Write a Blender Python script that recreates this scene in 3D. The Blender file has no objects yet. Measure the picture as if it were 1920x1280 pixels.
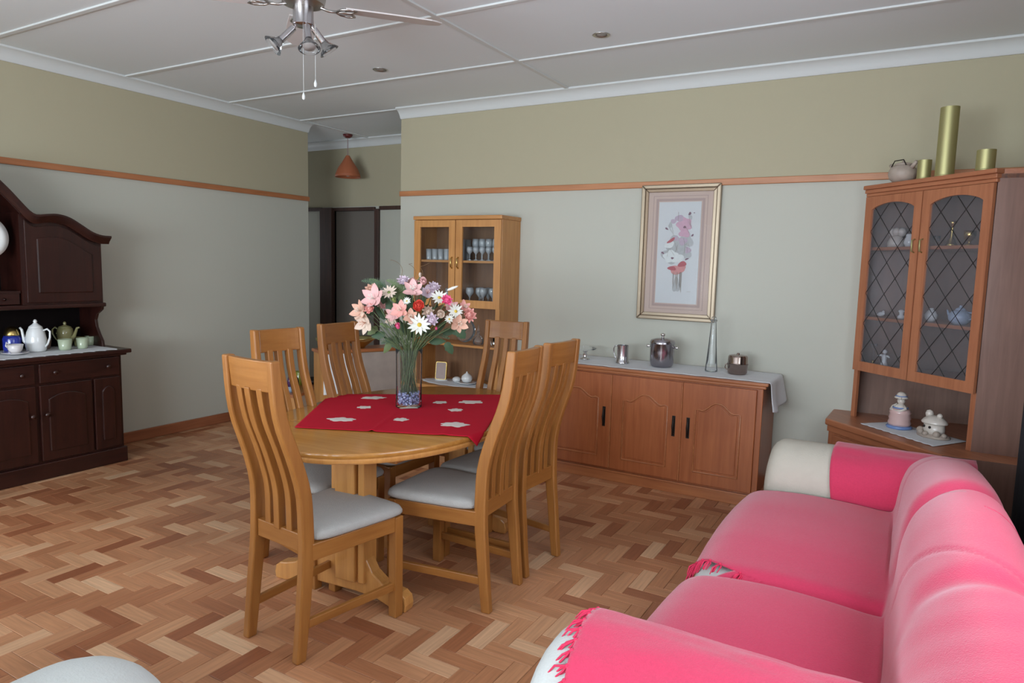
import bpy, bmesh, math, random
from mathutils import Vector, Matrix, noise
PI=math.pi
sc=bpy.context.scene
C=sc.collection
rnd=random.Random(7)
# ------------------------------------------------------------------ camera, light, exposure
def set_camera():
    yaw,pitch,roll=.5217,-.1111,.0259
    f=Vector((-math.sin(yaw)*math.cos(pitch),math.cos(yaw)*math.cos(pitch),math.sin(pitch)))
    r=Vector((math.cos(yaw),math.sin(yaw),0)); u=r.cross(f)
    c,s=math.cos(roll),math.sin(roll)
    R=c*r+s*u; U=-s*r+c*u
    cd=bpy.data.cameras.new('camera'); cd.sensor_width=36; cd.lens=1285.5/1920*36; cd.clip_start=.02
    o=bpy.data.objects.new('camera',cd); C.objects.link(o)
    m=Matrix((R,U,-f)).transposed().to_4x4(); m.translation=(5.065,-4.681,1.42)
    o.matrix_world=m; sc.camera=o
set_camera()
w=bpy.data.worlds.new('sky'); sc.world=w; w.use_nodes=True
w.node_tree.nodes['Background'].inputs[0].default_value=(.72,.82,1,1)
w.node_tree.nodes['Background'].inputs[1].default_value=.6
def area(name,loc,rot,sx,sy,power,col):
    l=bpy.data.lights.new(name,'AREA'); l.shape='RECTANGLE'; l.size=sx; l.size_y=sy; l.energy=power; l.color=col
    o=bpy.data.objects.new(name,l); C.objects.link(o); o.location=loc; o.rotation_euler=rot
    o['kind']='helper'; return o
area('window_daylight_rear',(3.3,-7.3,1.45),(PI/2,0,0),3.2,1.5,128,(.80,.90,1))      # light of the rear window, facing +Y
area('window_daylight_left',(.06,-6.2,1.45),(0,-PI/2,0),1.5,1.6,40,(.80,.90,1))      # left side window, facing +X
area('window_daylight_right',(5.54,-3.0,1.53),(0,PI/2,0),1.1,1.7,23,(.80,.90,1))      # window above the sofa, facing -X
area('ceiling_fill_rear',(3.3,-7.28,1.2),(PI/2+.75,0,0),2.9,1.0,95,(.84,.93,1))     # added fill, tilted up to brighten the ceiling like daylight off the ground
area('hall_light',(-1.9,.6,1.6),(0,-PI/2,0),.8,.6,3.5,(.90,.95,1))  # weak light added inside the hall, its source unseen
sc.view_settings.view_transform='Standard'; sc.view_settings.look='None'
sc.view_settings.exposure=0.30; sc.view_settings.gamma=1; sc.view_settings.use_curve_mapping=False

# ------------------------------------------------------------------ materials
def newmat(name):
    m=bpy.data.materials.new(name); m.use_nodes=True; nt=m.node_tree
    return m,nt,nt.nodes['Principled BSDF']
def plain(name,col,rough=.6,metal=0,bump=0,bscale=200,sheen=0,coat=0,var=0,vscale=6,spec=.5):
    m,nt,b=newmat(name); N=nt.nodes; L=nt.links
    b.inputs['Base Color'].default_value=(*col,1); b.inputs['Roughness'].default_value=rough; b.inputs['Metallic'].default_value=metal
    b.inputs['Specular IOR Level'].default_value=spec
    if sheen: b.inputs['Sheen Weight'].default_value=sheen; b.inputs['Sheen Roughness'].default_value=.4
    if coat: b.inputs['Coat Weight'].default_value=coat
    if bump or var:
        tc=N.new('ShaderNodeTexCoord')
    if var:
        n=N.new('ShaderNodeTexNoise'); n.inputs['Scale'].default_value=vscale; n.inputs['Detail'].default_value=5
        L.new(tc.outputs['Object'],n.inputs['Vector'])
        mx=N.new('ShaderNodeMix'); mx.data_type='RGBA'
        mx.inputs[6].default_value=(*[c*(1-var) for c in col],1); mx.inputs[7].default_value=(*[min(1,c*(1+var)) for c in col],1)
        L.new(n.outputs['Fac'],mx.inputs[0]); L.new(mx.outputs[2],b.inputs['Base Color'])
    if bump:
        n=N.new('ShaderNodeTexNoise'); n.inputs['Scale'].default_value=bscale; n.inputs['Detail'].default_value=3
        L.new(tc.outputs['Object'],n.inputs['Vector'])
        bp=N.new('ShaderNodeBump'); bp.inputs['Strength'].default_value=bump; bp.inputs['Distance'].default_value=.003
        L.new(n.outputs['Fac'],bp.inputs['Height']); L.new(bp.outputs['Normal'],b.inputs['Normal'])
    return m
def wood(name,c1,c2,axis='z',rough=.35,scale=1.0,coat=.15):
    m,nt,b=newmat(name); N=nt.nodes; L=nt.links
    tc=N.new('ShaderNodeTexCoord'); mp=N.new('ShaderNodeMapping')
    s=[38*scale]*3; s['xyz'.index(axis)]=2.2*scale; mp.inputs['Scale'].default_value=s
    n=N.new('ShaderNodeTexNoise'); n.inputs['Scale'].default_value=1; n.inputs['Detail'].default_value=6; n.inputs['Roughness'].default_value=.6; n.inputs['Distortion'].default_value=.6
    n2=N.new('ShaderNodeTexNoise'); n2.inputs['Scale'].default_value=3.0; n2.inputs['Detail'].default_value=2
    L.new(tc.outputs['Object'],mp.inputs['Vector']); L.new(mp.outputs['Vector'],n.inputs['Vector']); L.new(tc.outputs['Object'],n2.inputs['Vector'])
    cr=N.new('ShaderNodeValToRGB'); cr.color_ramp.elements[0].position=.36; cr.color_ramp.elements[1].position=.64
    cr.color_ramp.elements[0].color=(*c1,1); cr.color_ramp.elements[1].color=(*c2,1)
    ma=N.new('ShaderNodeMath'); ma.operation='MULTIPLY_ADD'; ma.inputs[1].default_value=.35; 
    L.new(n2.outputs['Fac'],ma.inputs[0])
    mb=N.new('ShaderNodeMath'); mb.operation='MULTIPLY'; mb.inputs[1].default_value=.68; L.new(n.outputs['Fac'],mb.inputs[0]); L.new(mb.outputs[0],ma.inputs[2])
    L.new(ma.outputs[0],cr.inputs['Fac']); L.new(cr.outputs['Color'],b.inputs['Base Color'])
    b.inputs['Roughness'].default_value=rough; b.inputs['Coat Weight'].default_value=coat; b.inputs['Coat Roughness'].default_value=.15
    bp=N.new('ShaderNodeBump'); bp.inputs['Strength'].default_value=.15; bp.inputs['Distance'].default_value=.001
    L.new(n.outputs['Fac'],bp.inputs['Height']); L.new(bp.outputs['Normal'],b.inputs['Normal'])
    return m
def thin_glass(name,tint=(1,1,1),ior=1.45,refl=1.0,haze=0.0):
    m=bpy.data.materials.new(name); m.use_nodes=True; nt=m.node_tree; N=nt.nodes; L=nt.links; N.clear()
    o=N.new('ShaderNodeOutputMaterial'); t=N.new('ShaderNodeBsdfTransparent'); t.inputs[0].default_value=(*tint,1)
    g=N.new('ShaderNodeBsdfGlossy'); g.inputs['Roughness'].default_value=.03; g.inputs['Color'].default_value=(refl,refl,refl,1)
    f=N.new('ShaderNodeFresnel'); f.inputs[0].default_value=ior
    mx=N.new('ShaderNodeMixShader'); L.new(f.outputs[0],mx.inputs[0]); L.new(t.outputs[0],mx.inputs[1]); L.new(g.outputs[0],mx.inputs[2])
    last=mx
    if haze:
        d=N.new('ShaderNodeBsdfDiffuse'); d.inputs[0].default_value=(.8,.84,.88,1)
        m2=N.new('ShaderNodeMixShader'); m2.inputs[0].default_value=haze; L.new(mx.outputs[0],m2.inputs[1]); L.new(d.outputs[0],m2.inputs[2]); last=m2
    L.new(last.outputs[0],o.inputs[0]); return m
def wall_mat(name,up,low,split):
    m,nt,b=newmat(name); N=nt.nodes; L=nt.links
    g=N.new('ShaderNodeNewGeometry'); sp=N.new('ShaderNodeSeparateXYZ'); L.new(g.outputs['Position'],sp.inputs[0])
    gt=N.new('ShaderNodeMath'); gt.operation='GREATER_THAN'; gt.inputs[1].default_value=split; L.new(sp.outputs['Z'],gt.inputs[0])
    mx=N.new('ShaderNodeMix'); mx.data_type='RGBA'; mx.inputs[6].default_value=(*low,1); mx.inputs[7].default_value=(*up,1)
    L.new(gt.outputs[0],mx.inputs[0]); L.new(mx.outputs[2],b.inputs['Base Color']); b.inputs['Roughness'].default_value=.75; b.inputs['Specular IOR Level'].default_value=.25
    n=N.new('ShaderNodeTexNoise'); n.inputs['Scale'].default_value=60; n.inputs['Detail'].default_value=3; L.new(g.outputs['Position'],n.inputs['Vector'])
    bp=N.new('ShaderNodeBump'); bp.inputs['Strength'].default_value=.12; bp.inputs['Distance'].default_value=.002; L.new(n.outputs['Fac'],bp.inputs['Height']); L.new(bp.outputs['Normal'],b.inputs['Normal'])
    return m
def parquet_mat(name,island):
    m,nt,b=newmat(name); N=nt.nodes; L=nt.links
    if island:
        g=N.new('ShaderNodeNewGeometry'); rv=g.outputs['Random Per Island']
    else:
        g=N.new('ShaderNodeObjectInfo'); rv=g.outputs['Random']
    geo=N.new('ShaderNodeNewGeometry')
    cr=N.new('ShaderNodeValToRGB'); e=cr.color_ramp; e.interpolation='LINEAR'
    cols=[(0,(.29,.095,.042)),(.12,(.37,.140,.064)),(.3,(.44,.188,.090)),(.5,(.49,.220,.108)),(.7,(.53,.250,.126)),(.88,(.59,.305,.162)),(1,(.71,.44,.265))]
    e.elements[0].position=0; e.elements[0].color=(*cols[0][1],1); e.elements[1].position=1; e.elements[1].color=(*cols[-1][1],1)
    for p,c in cols[1:-1]:
        x=e.elements.new(p); x.color=(*c,1)
    L.new(rv,cr.inputs['Fac'])
    # grain: long noise along both block directions, chosen by the block's own object/uv axis
    uv=N.new('ShaderNodeUVMap'); uv.uv_map='grain'
    mp=N.new('ShaderNodeMapping'); mp.inputs['Scale'].default_value=(5,90,1); L.new(uv.outputs[0],mp.inputs['Vector'])
    ad=N.new('ShaderNodeVectorMath'); ad.operation='ADD'; sc_=N.new('ShaderNodeVectorMath'); sc_.operation='SCALE'; sc_.inputs['Scale'].default_value=1
    cb=N.new('ShaderNodeCombineXYZ'); mu=N.new('ShaderNodeMath'); mu.operation='MULTIPLY'; mu.inputs[1].default_value=60; L.new(rv,mu.inputs[0]); L.new(mu.outputs[0],cb.inputs[0]); L.new(mu.outputs[0],cb.inputs[1])
    L.new(mp.outputs[0],ad.inputs[0]); L.new(cb.outputs[0],ad.inputs[1])
    n=N.new('ShaderNodeTexNoise'); n.inputs['Scale'].default_value=1; n.inputs['Detail'].default_value=4; L.new(ad.outputs[0],n.inputs['Vector'])
    mr=N.new('ShaderNodeMapRange'); mr.inputs[1].default_value=.3; mr.inputs[2].default_value=.7; mr.inputs[3].default_value=.82; mr.inputs[4].default_value=1.15; L.new(n.outputs['Fac'],mr.inputs[0])
    # large uneven ageing of the varnish over the room
    n2=N.new('ShaderNodeTexNoise'); n2.inputs['Scale'].default_value=.9; n2.inputs['Detail'].default_value=2; L.new(geo.outputs['Position'],n2.inputs['Vector'])
    mr2=N.new('ShaderNodeMapRange'); mr2.inputs[1].default_value=.35; mr2.inputs[2].default_value=.65; mr2.inputs[3].default_value=.72; mr2.inputs[4].default_value=1.02; L.new(n2.outputs['Fac'],mr2.inputs[0])
    mm=N.new('ShaderNodeMath'); mm.operation='MULTIPLY'; L.new(mr.outputs[0],mm.inputs[0]); L.new(mr2.outputs[0],mm.inputs[1])
    vm=N.new('ShaderNodeVectorMath'); vm.operation='SCALE'; L.new(cr.outputs['Color'],vm.inputs[0]); L.new(mm.outputs[0],vm.inputs['Scale'])
    L.new(vm.outputs[0],b.inputs['Base Color'])
    b.inputs['Roughness'].default_value=.38; b.inputs['Specular IOR Level'].default_value=.45
    return m
MT={}
MT['wall']=wall_mat('wall_paint',(.45,.41,.29),(.52,.52,.455),2.0)
MT['ceil']=plain('ceiling_white',(.76,.815,.84),.85,bump=.05,bscale=40)
MT['white']=plain('gloss_white_trim',(.66,.69,.69),.5)
MT['rail']=wood('orange_rail_wood',(.40,.155,.06),(.52,.22,.09),'x',.4)
MT['raily']=wood('orange_rail_wood_y',(.36,.13,.05),(.48,.19,.08),'y',.4)
MT['skirt']=wood('skirting_wood',(.25,.085,.04),(.36,.13,.06),'y',.35)
MT['joint']=plain('floor_joint',(.05,.025,.015),.8)
MT['pk1']=parquet_mat('parquet_block',False); MT['pk2']=parquet_mat('parquet_mass',True)
MT['chair']=wood('golden_oak',(.28,.103,.020),(.375,.155,.036),'z',.38)
MT['chairx']=wood('golden_oak_x',(.28,.103,.020),(.375,.155,.036),'x',.38)
MT['chairy']=wood('golden_oak_y',(.28,.103,.020),(.375,.155,.036),'y',.38)
MT['table']=wood('table_oak',(.36,.150,.028),(.48,.22,.05),'x',.22,coat=.3)
MT['tablez']=wood('table_oak_z',(.46,.20,.055),(.6,.29,.085),'z',.3)
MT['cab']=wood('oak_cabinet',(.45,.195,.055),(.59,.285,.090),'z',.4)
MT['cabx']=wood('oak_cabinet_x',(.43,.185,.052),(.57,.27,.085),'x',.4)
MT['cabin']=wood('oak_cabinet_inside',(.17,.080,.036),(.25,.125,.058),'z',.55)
MT['sb']=wood('red_oak',(.29,.076,.022),(.40,.122,.040),'z',.38,coat=.05)
MT['sbx']=wood('red_oak_x',(.32,.10,.035),(.44,.16,.058),'x',.35)
MT['cu']=wood('corner_oak',(.31,.105,.048),(.43,.165,.078),'z',.4)
MT['cux']=wood('corner_oak_x',(.31,.105,.048),(.43,.165,.078),'x',.4)
MT['cuside']=wood('corner_side_dark',(.15,.072,.050),(.21,.105,.075),'z',.5)  # darker brown than the other wood of the corner unit
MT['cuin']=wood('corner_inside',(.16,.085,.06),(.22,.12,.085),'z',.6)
MT['dark']=wood('dark_mahogany',(.016,.0040,.003),(.036,.009,.006),'z',.33,coat=.1)
MT['darky']=wood('dark_mahogany_y',(.016,.0040,.003),(.036,.009,.006),'y',.33,coat=.1)
MT['black']=plain('black_inside',(.006,.0035,.0035),.8,spec=.1)
MT['seat']=plain('grey_weave',(.39,.38,.365),.95,bump=.5,bscale=260,var=.06,vscale=40)
MT['cream']=plain('cream_upholstery',(.52,.48,.41),.95,bump=.4,bscale=180,var=.05,vscale=25)
MT['creamw']=plain('white_upholstery',(.52,.53,.52),.9,bump=.4,bscale=180,var=.05,vscale=25)
MT['throw']=plain('raspberry_throw',(.59,.038,.105),.95,bump=.5,bscale=330,sheen=.38,var=.10,vscale=140)
MT['fringe']=plain('raspberry_fringe',(.70,.03,.10),.9,bump=.4,bscale=300)
MT['cloth']=plain('red_tablecloth',(.46,.008,.026),.9,bump=.3,bscale=300,var=.06,vscale=12,spec=.15)
MT['motif']=plain('pale_embroidery',(.66,.60,.56),.9,bump=.5,bscale=200)
MT['lace']=plain('white_lace',(.70,.71,.74),.9,bump=.6,bscale=130)
MT['glass']=thin_glass('thin_clear_glass',(.95,.96,.96))
MT['pane']=thin_glass('cabinet_pane',(.95,.96,.96),1.2,haze=.005)
MT['pane2']=thin_glass('leaded_pane',(.86,.86,.88),1.15,haze=.05)
MT['vaseglass']=thin_glass('vase_glass',(.985,.99,.99),1.09,haze=.015)
MT['crystal']=thin_glass('cut_crystal',(.97,.98,.985),1.3,haze=.03)
MT['glassware']=thin_glass('glassware',(.98,.99,1),1.8,haze=.38)  # white diffuse share raised to stand for highlights on the glasses
MT['picglass']=thin_glass('picture_glass',(.98,.98,.98),1.06)
MT['tarnish']=plain('tarnished_silver',(.34,.27,.24),.14,1)
MT['steeld']=plain('dark_polished_steel',(.36,.34,.37),.2,1)
MT['steel']=plain('brushed_steel',(.55,.53,.55),.22,1)
MT['nickel']=plain('satin_nickel',(.50,.48,.46),.3,1)
MT['silver']=plain('silver_plate',(.7,.68,.66),.12,1)
MT['brass']=plain('brass',(.62,.45,.16),.25,1)
MT['brassd']=plain('brass_cans',(.44,.41,.20),.5,.85)
MT['iron']=plain('dark_iron',(.03,.025,.022),.45,.7)
MT['gilt']=plain('champagne_gilt',(.36,.29,.21),.42,.7)
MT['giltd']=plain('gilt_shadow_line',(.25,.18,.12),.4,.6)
MT['mat']=plain('pink_grey_mat',(.54,.43,.38),.9)
MT['matl']=plain('mat_line',(.42,.33,.31),.9)
MT['paper']=plain('print_paper',(.57,.60,.62),.8)
MT['porc']=plain('white_porcelain',(.75,.76,.76),.12,coat=.5)
MT['cup']=plain('celadon_cup',(.42,.48,.34),.2,coat=.3)
MT['olive']=plain('olive_glaze',(.26,.24,.11),.18,coat=.4)
MT['blue']=plain('cobalt_glaze',(.02,.035,.30),.18,coat=.4,var=.8,vscale=45)
MT['petalw']=plain('petal_white',(.72,.71,.64),.7); MT['petalp']=plain('petal_pale_pink',(.74,.44,.43),.7,var=.12,vscale=30)
MT['petalh']=plain('petal_peach',(.68,.40,.30),.7,var=.2,vscale=30); MT['petalc']=plain('petal_coral',(.72,.09,.06),.7,var=.15,vscale=50)
MT['petalr']=plain('petal_hot_pink',(.82,.13,.30),.7,var=.15,vscale=40); MT['petall']=plain('petal_lilac',(.66,.54,.62),.7,var=.1,vscale=40)
MT['petals']=plain('petal_salmon',(.76,.36,.32),.7,var=.2,vscale=40); MT['petalk']=plain('petal_cream',(.70,.56,.46),.7)
MT['petalg']=plain('bud_green',(.22,.28,.09),.7); MT['yellow']=plain('stamen_yellow',(.60,.42,.05),.8)
MT['leaf']=plain('leaf_green',(.040,.085,.038),.6,var=.3,vscale=30); MT['leafl']=plain('leaf_light',(.11,.16,.06),.6,var=.2,vscale=30)
MT['leafb']=plain('leaf_brown',(.16,.085,.035),.7,var=.2,vscale=30); MT['stem']=plain('stem_green',(.10,.14,.06),.7)
MT['pebble']=plain('blue_glass_pebble',(.20,.23,.42),.06,coat=1,var=.8,vscale=70,spec=1)
MT['fanwhite']=plain('fan_blade_white',(.56,.52,.51),.4)
MT['terra']=plain('terracotta_shade',(.40,.12,.05),.6)
MT['halldoor']=wood('hall_door_wood',(.045,.022,.016),(.075,.035,.025),'z',.5)
MT['hallpanel']=plain('hall_dark_panel',(.16,.14,.12),.6)
MT['mottle']=plain('mottled_beige_cover',(.40,.34,.30),.5,var=.25,vscale=9,bump=.3,bscale=12)
MT['reflpanel']=plain('reflection_panel',(.92,.95,.96),.35)  # window reflection on the side cabinet front, put in as white colour
MT['beigepot']=plain('beige_stoneware',(.38,.31,.26),.5,var=.25,vscale=25)
MT['curtain']=plain('dark_curtain',(.015,.014,.018),.9)
MT['plastic']=plain('white_socket',(.7,.7,.68),.4)
MT['gold2']=plain('gold_foil',(.65,.55,.25),.22,1)
MT['skin']=plain('figurine_cream',(.62,.56,.50),.3,coat=.3); MT['pinkgl']=plain('figurine_pink',(.62,.42,.40),.3,coat=.3); MT['bluegl']=plain('figurine_blue',(.16,.25,.50),.25,coat=.3)
MT['lamp_off']=plain('dull_lamp',(.30,.28,.27),.4)

# ------------------------------------------------------------------ mesh helpers
class G:
    def __init__(s): s.v=[]; s.f=[]; s.uv={}
    def add(s,vs,fs):
        o=len(s.v); s.v+= [tuple(v) for v in vs]; s.f+=[tuple(i+o for i in f) for f in fs]; return s
    def box(s,x0,x1,y0,y1,z0,z1,M=None):
        vs=[Vector((x,y,z)) for z in (z0,z1) for x,y in ((x0,y0),(x1,y0),(x1,y1),(x0,y1))]
        if M: vs=[M@v for v in vs]
        return s.add(vs,[(3,2,1,0),(4,5,6,7),(0,1,5,4),(1,2,6,5),(2,3,7,6),(3,0,4,7)])
    def lathe(s,prof,c=(0,0,0),n=24,M=None,sx=1,sy=1,a0=0):
        vs=[];k=len(prof)
        for i in range(n):
            a=a0+2*PI*i/n
            for r,z in prof:
                v=Vector((math.cos(a)*r*sx,math.sin(a)*r*sy,z)); v=(M@v if M else v)+Vector(c); vs.append(v)
        fs=[]
        for i in range(n):
            j=(i+1)%n
            for t in range(k-1):
                fs.append((i*k+t,j*k+t,j*k+t+1,i*k+t+1))
        if prof[0][0]>1e-5: fs.append(tuple(i*k for i in reversed(range(n))))
        if prof[-1][0]>1e-5: fs.append(tuple(i*k+k-1 for i in range(n)))
        return s.add(vs,fs)
    def openlathe(s,prof,c=(0,0,0),n=24,M=None):   # no caps
        vs=[];k=len(prof)
        for i in range(n):
            a=2*PI*i/n
            for r,z in prof:
                v=Vector((math.cos(a)*r,math.sin(a)*r,z)); v=(M@v if M else v)+Vector(c); vs.append(v)
        return s.add(vs,[(i*k+t,((i+1)%n)*k+t,((i+1)%n)*k+t+1,i*k+t+1) for i in range(n) for t in range(k-1)])
    def tube(s,path,rad,n=10,cap=True):
        path=[Vector(p) for p in path]; m=len(path)
        if not isinstance(rad,(list,tuple)): rad=[rad]*m
        vs=[]; prev=None
        for i,p in enumerate(path):
            t=(path[min(i+1,m-1)]-path[max(i-1,0)]).normalized()
            if prev is None:
                a=Vector((0,0,1)) if abs(t.z)<.9 else Vector((1,0,0)); nn=t.cross(a).normalized()
            else:
                nn=(prev-t*prev.dot(t)).normalized()
            prev=nn; bb=t.cross(nn)
            for j in range(n):
                a=2*PI*j/n; vs.append(p+(nn*math.cos(a)+bb*math.sin(a))*rad[i])
        fs=[(i*n+j,i*n+(j+1)%n,(i+1)*n+(j+1)%n,(i+1)*n+j) for i in range(m-1) for j in range(n)]
        if cap: fs+=[tuple(reversed(range(n))),tuple((m-1)*n+j for j in range(n))]
        return s.add(vs,fs)
    def prism(s,poly,h0,h1,M=None,axis='z'):
        k=len(poly)
        def P(a,b,h): return Vector((a,b,h)) if axis=='z' else (Vector((a,h,b)) if axis=='y' else Vector((h,a,b)))
        vs=[P(a,b,h0) for a,b in poly]+[P(a,b,h1) for a,b in poly]
        if M: vs=[M@v for v in vs]
        return s.add(vs,[tuple(reversed(range(k))),tuple(range(k,2*k))]+[(i,(i+1)%k,k+(i+1)%k,k+i) for i in range(k)])
    def sweep(s,prof,path_pts,close=False):   # prof = list of callables? not used
        pass
    def grid(s,fn,nu,nv,closeu=False):
        vs=[fn(i/(nu if closeu else nu-1),j/(nv-1)) for i in range(nu) for j in range(nv)]
        fs=[(i*nv+j,((i+1)%nu)*nv+j,((i+1)%nu)*nv+j+1,i*nv+j+1) for i in range(nu if closeu else nu-1) for j in range(nv-1)]
        return s.add(vs,fs)
    def make(s,name,mat,parent=None,smooth=False,bevel=0,solid=0,fix=True,label=None,auto=False):
        me=bpy.data.meshes.new(name); me.from_pydata(s.v,[],s.f); 
        if fix:
            bm=bmesh.new(); bm.from_mesh(me); bmesh.ops.recalc_face_normals(bm,faces=bm.faces); bm.to_mesh(me); bm.free()
        me.materials.append(MT[mat] if isinstance(mat,str) else mat)
        if smooth:
            for p in me.polygons: p.use_smooth=True
            if auto:
                try: me.set_sharp_from_angle(angle=math.radians(40))
                except Exception: pass
        o=bpy.data.objects.new(name,me); C.objects.link(o)
        if parent: o.parent=parent
        if bevel:
            b=o.modifiers.new('bevel','BEVEL'); b.width=bevel; b.segments=2; b.limit_method='ANGLE'; b.angle_limit=math.radians(40)
        if solid:
            b=o.modifiers.new('solid','SOLIDIFY'); b.thickness=solid; b.offset=0
        if label: o['label']=label
        return o
def sphere_prof(r,n=8,z0=0,sq=1): return [(r*math.sin(PI*i/n),z0-r*sq*math.cos(PI*i/n)) for i in range(n+1)]
def thing(name,label,cat,loc=(0,0,0),rz=0,group=None):
    o=bpy.data.objects.new(name,None); C.objects.link(o); o.empty_display_size=.05
    o.location=loc; o.rotation_euler=(0,0,rz); o['label']=label; o['category']=cat
    if group: o['group']=group
    return o
def tag(o,label,cat,group=None,kind=None):
    o['label']=label; o['category']=cat
    if group: o['group']=group
    if kind: o['kind']=kind
    return o
def struct(o,label=None):
    o['kind']='structure'
    if label: o['label']=label
    return o
def copy_tree(o,parent=None):
    c=o.copy(); C.objects.link(c)
    if parent: c.parent=parent
    for ch in list(o.children): copy_tree(ch,c)
    return c
def lerp(a,b,t): return a+(b-a)*t
def interp(tab,x):
    if x<=tab[0][0]: return tab[0][1]
    for (a,b),(c,d) in zip(tab,tab[1:]):
        if x<=c: return b+(d-b)*(x-a)/(c-a)
    return tab[-1][1]
def smoothi(tab,x):   # catmull-ish interpolation
    n=len(tab)
    if x<=tab[0][0]: return tab[0][1]
    if x>=tab[-1][0]: return tab[-1][1]
    for i in range(n-1):
        if x<=tab[i+1][0]:
            x0,y0=tab[i]; x1,y1=tab[i+1]; h=x1-x0; t=(x-x0)/h
            m0=(tab[i+1][1]-tab[max(i-1,0)][1])/(tab[i+1][0]-tab[max(i-1,0)][0])*h
            m1=(tab[min(i+2,n-1)][1]-tab[i][1])/(tab[min(i+2,n-1)][0]-tab[i][0])*h
            return (2*t**3-3*t*t+1)*y0+(t**3-2*t*t+t)*m0+(-2*t**3+3*t*t)*y1+(t**3-t*t)*m1
def clamp(x,a=0,b=1): return max(a,min(b,x))
def sstep(a,b,x):
    t=clamp((x-a)/(b-a)); return t*t*(3-2*t)
def ease_noise(x,y,z,s): return noise.noise(Vector((x*s,y*s,z*s)))
# ------------------------------------------------------------------ the room
CEIL=2.70; XR=5.6; YB=-7.3; RAIL=1.9975
def window_wall(name,axis,pos,a0,a1,w0,w1,z0,z1,out,zt=CEIL+.1):
    g=G(); p0,p1=(pos,pos+out) if out>0 else (pos+out,pos)
    def b(u0,u1,za,zb):
        if axis=='x': g.box(p0,p1,u0,u1,za,zb)
        else: g.box(u0,u1,p0,p1,za,zb)
    b(a0,w0,-.05,zt); b(w1,a1,-.05,zt); b(w0,w1,-.05,z0); b(w0,w1,z1,zt)
    return struct(g.make(name,'wall'))
wl=window_wall('wall_left','x',0,YB-.12,.13,-7.0,-5.4,.7,2.2,-.12)
g=G(); g.box(1.24,XR+.12,0,.12,-.05,CEIL+.1); struct(g.make('wall_back','wall'))
window_wall('wall_right','x',XR,YB-.12,0,-3.9,-2.1,.95,2.1,.12)
window_wall('wall_rear','y',YB,0,XR,.0+1.6,5.0,.7,2.2,-.12)
for n,(ax,pos,a0,a1) in enumerate([('x',-.06,-7.0,-5.4),('y',YB-.06,.0+1.6,5.0),('x',XR+.06,-3.9,-2.1)]):
    g=G(); t=.03; zz0,zz1=(.95,2.1) if pos>3 else (.7,2.2)
    def bb(u0,u1,z0,z1,gg,th=t):
        if ax=='x': gg.box(pos-th,pos+th,u0,u1,z0,z1)
        else: gg.box(u0,u1,pos-th,pos+th,z0,z1)
    bb(a0,a0+.06,zz0,zz1,g); bb(a1-.06,a1,zz0,zz1,g); bb(a0,a1,zz0,zz0+.06,g); bb(a0,a1,zz1-.06,zz1,g); bb((a0+a1)/2-.03,(a0+a1)/2+.03,zz0,zz1,g)
    wn=struct(g.make('window_%d'%(n+1),'white'))
    for h in (0,1):
        q=G(); m=(a0+a1)/2; bb((a0+.06,m+.03)[h],(m-.03,a1-.06)[h],zz0+.06,zz1-.06,q,.003); q.make('pane','glass',wn)
# hallway beyond the opening: far wall with a door in it
g=G(); g.box(-2.2,-.46,.95,1.07,-.05,CEIL+.1); g.box(.13,2.6,.95,1.07,-.05,CEIL+.1); g.box(-.46,.13,.95,1.07,1.955,CEIL+.1); struct(g.make('wall_hall','wall'))
g=G(); g.box(-2.32,-2.2,-1.2,.95,-.05,.9); g.box(-2.32,-2.2,-1.2,.25,.9,CEIL+.1); g.box(-2.32,-2.2,.25,.95,2.1,CEIL+.1); g.box(-2.32,-2.2,.9,.95,.9,2.1); struct(g.make('wall_hall_left','wall'))
g=G(); g.box(-2.2,-.12,-1.2,-1.08,-.05,CEIL+.1); struct(g.make('wall_hall_front','wall'))
g=G(); g.box(2.6,2.72,.12,1.07,-.05,CEIL+.1); struct(g.make('wall_hall_right','wall'))
g=G(); g.box(-.64,-.46,.90,1.06,0,1.99); g.box(.13,.19,.92,1.0,0,1.97); g.box(-.46,.13,.92,1.0,1.955,1.99)
dr=struct(g.make('door_1','halldoor',bevel=.004))
g=G(); g.box(-.46,.13,.97,1.01,0,1.955); g.make('door_leaf','hallpanel',dr,bevel=.003)
g=G(); g.tube([(.08,.968,1.0),(.08,.93,1.0),(.0,.93,1.0)],.009); g.make('door_handle','nickel',dr,smooth=True)
# cornices, one continuous cove each
cove=[(0,0),(.080,0),(.080,.012),(.062,.018),(.046,.028),(.033,.042),(.023,.058),(.017,.072),(.010,.082),(0,.082)]
def cornice(name,kind,pos,a0,a1,sgn):
    g=G(); pl=[(pos+sgn*d,CEIL-h) for d,h in cove]
    if kind=='x': g.prism([(a,b) for a,b in pl],a0,a1,axis='y')      # runs along y on an x wall
    else: g.prism([(a,b) for a,b in pl],a0,a1,axis='x')
    return struct(g.make(name,'white',smooth=True,auto=True))
cornice('trim_1','x',0,YB,.13,1); cornice('trim_2','y',0,1.24,XR,-1); cornice('trim_3','x',XR,YB,0,-1); cornice('trim_4','y',YB,0,XR,1); cornice('trim_5','y',.95,-2.2,2.6,-1)
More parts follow.
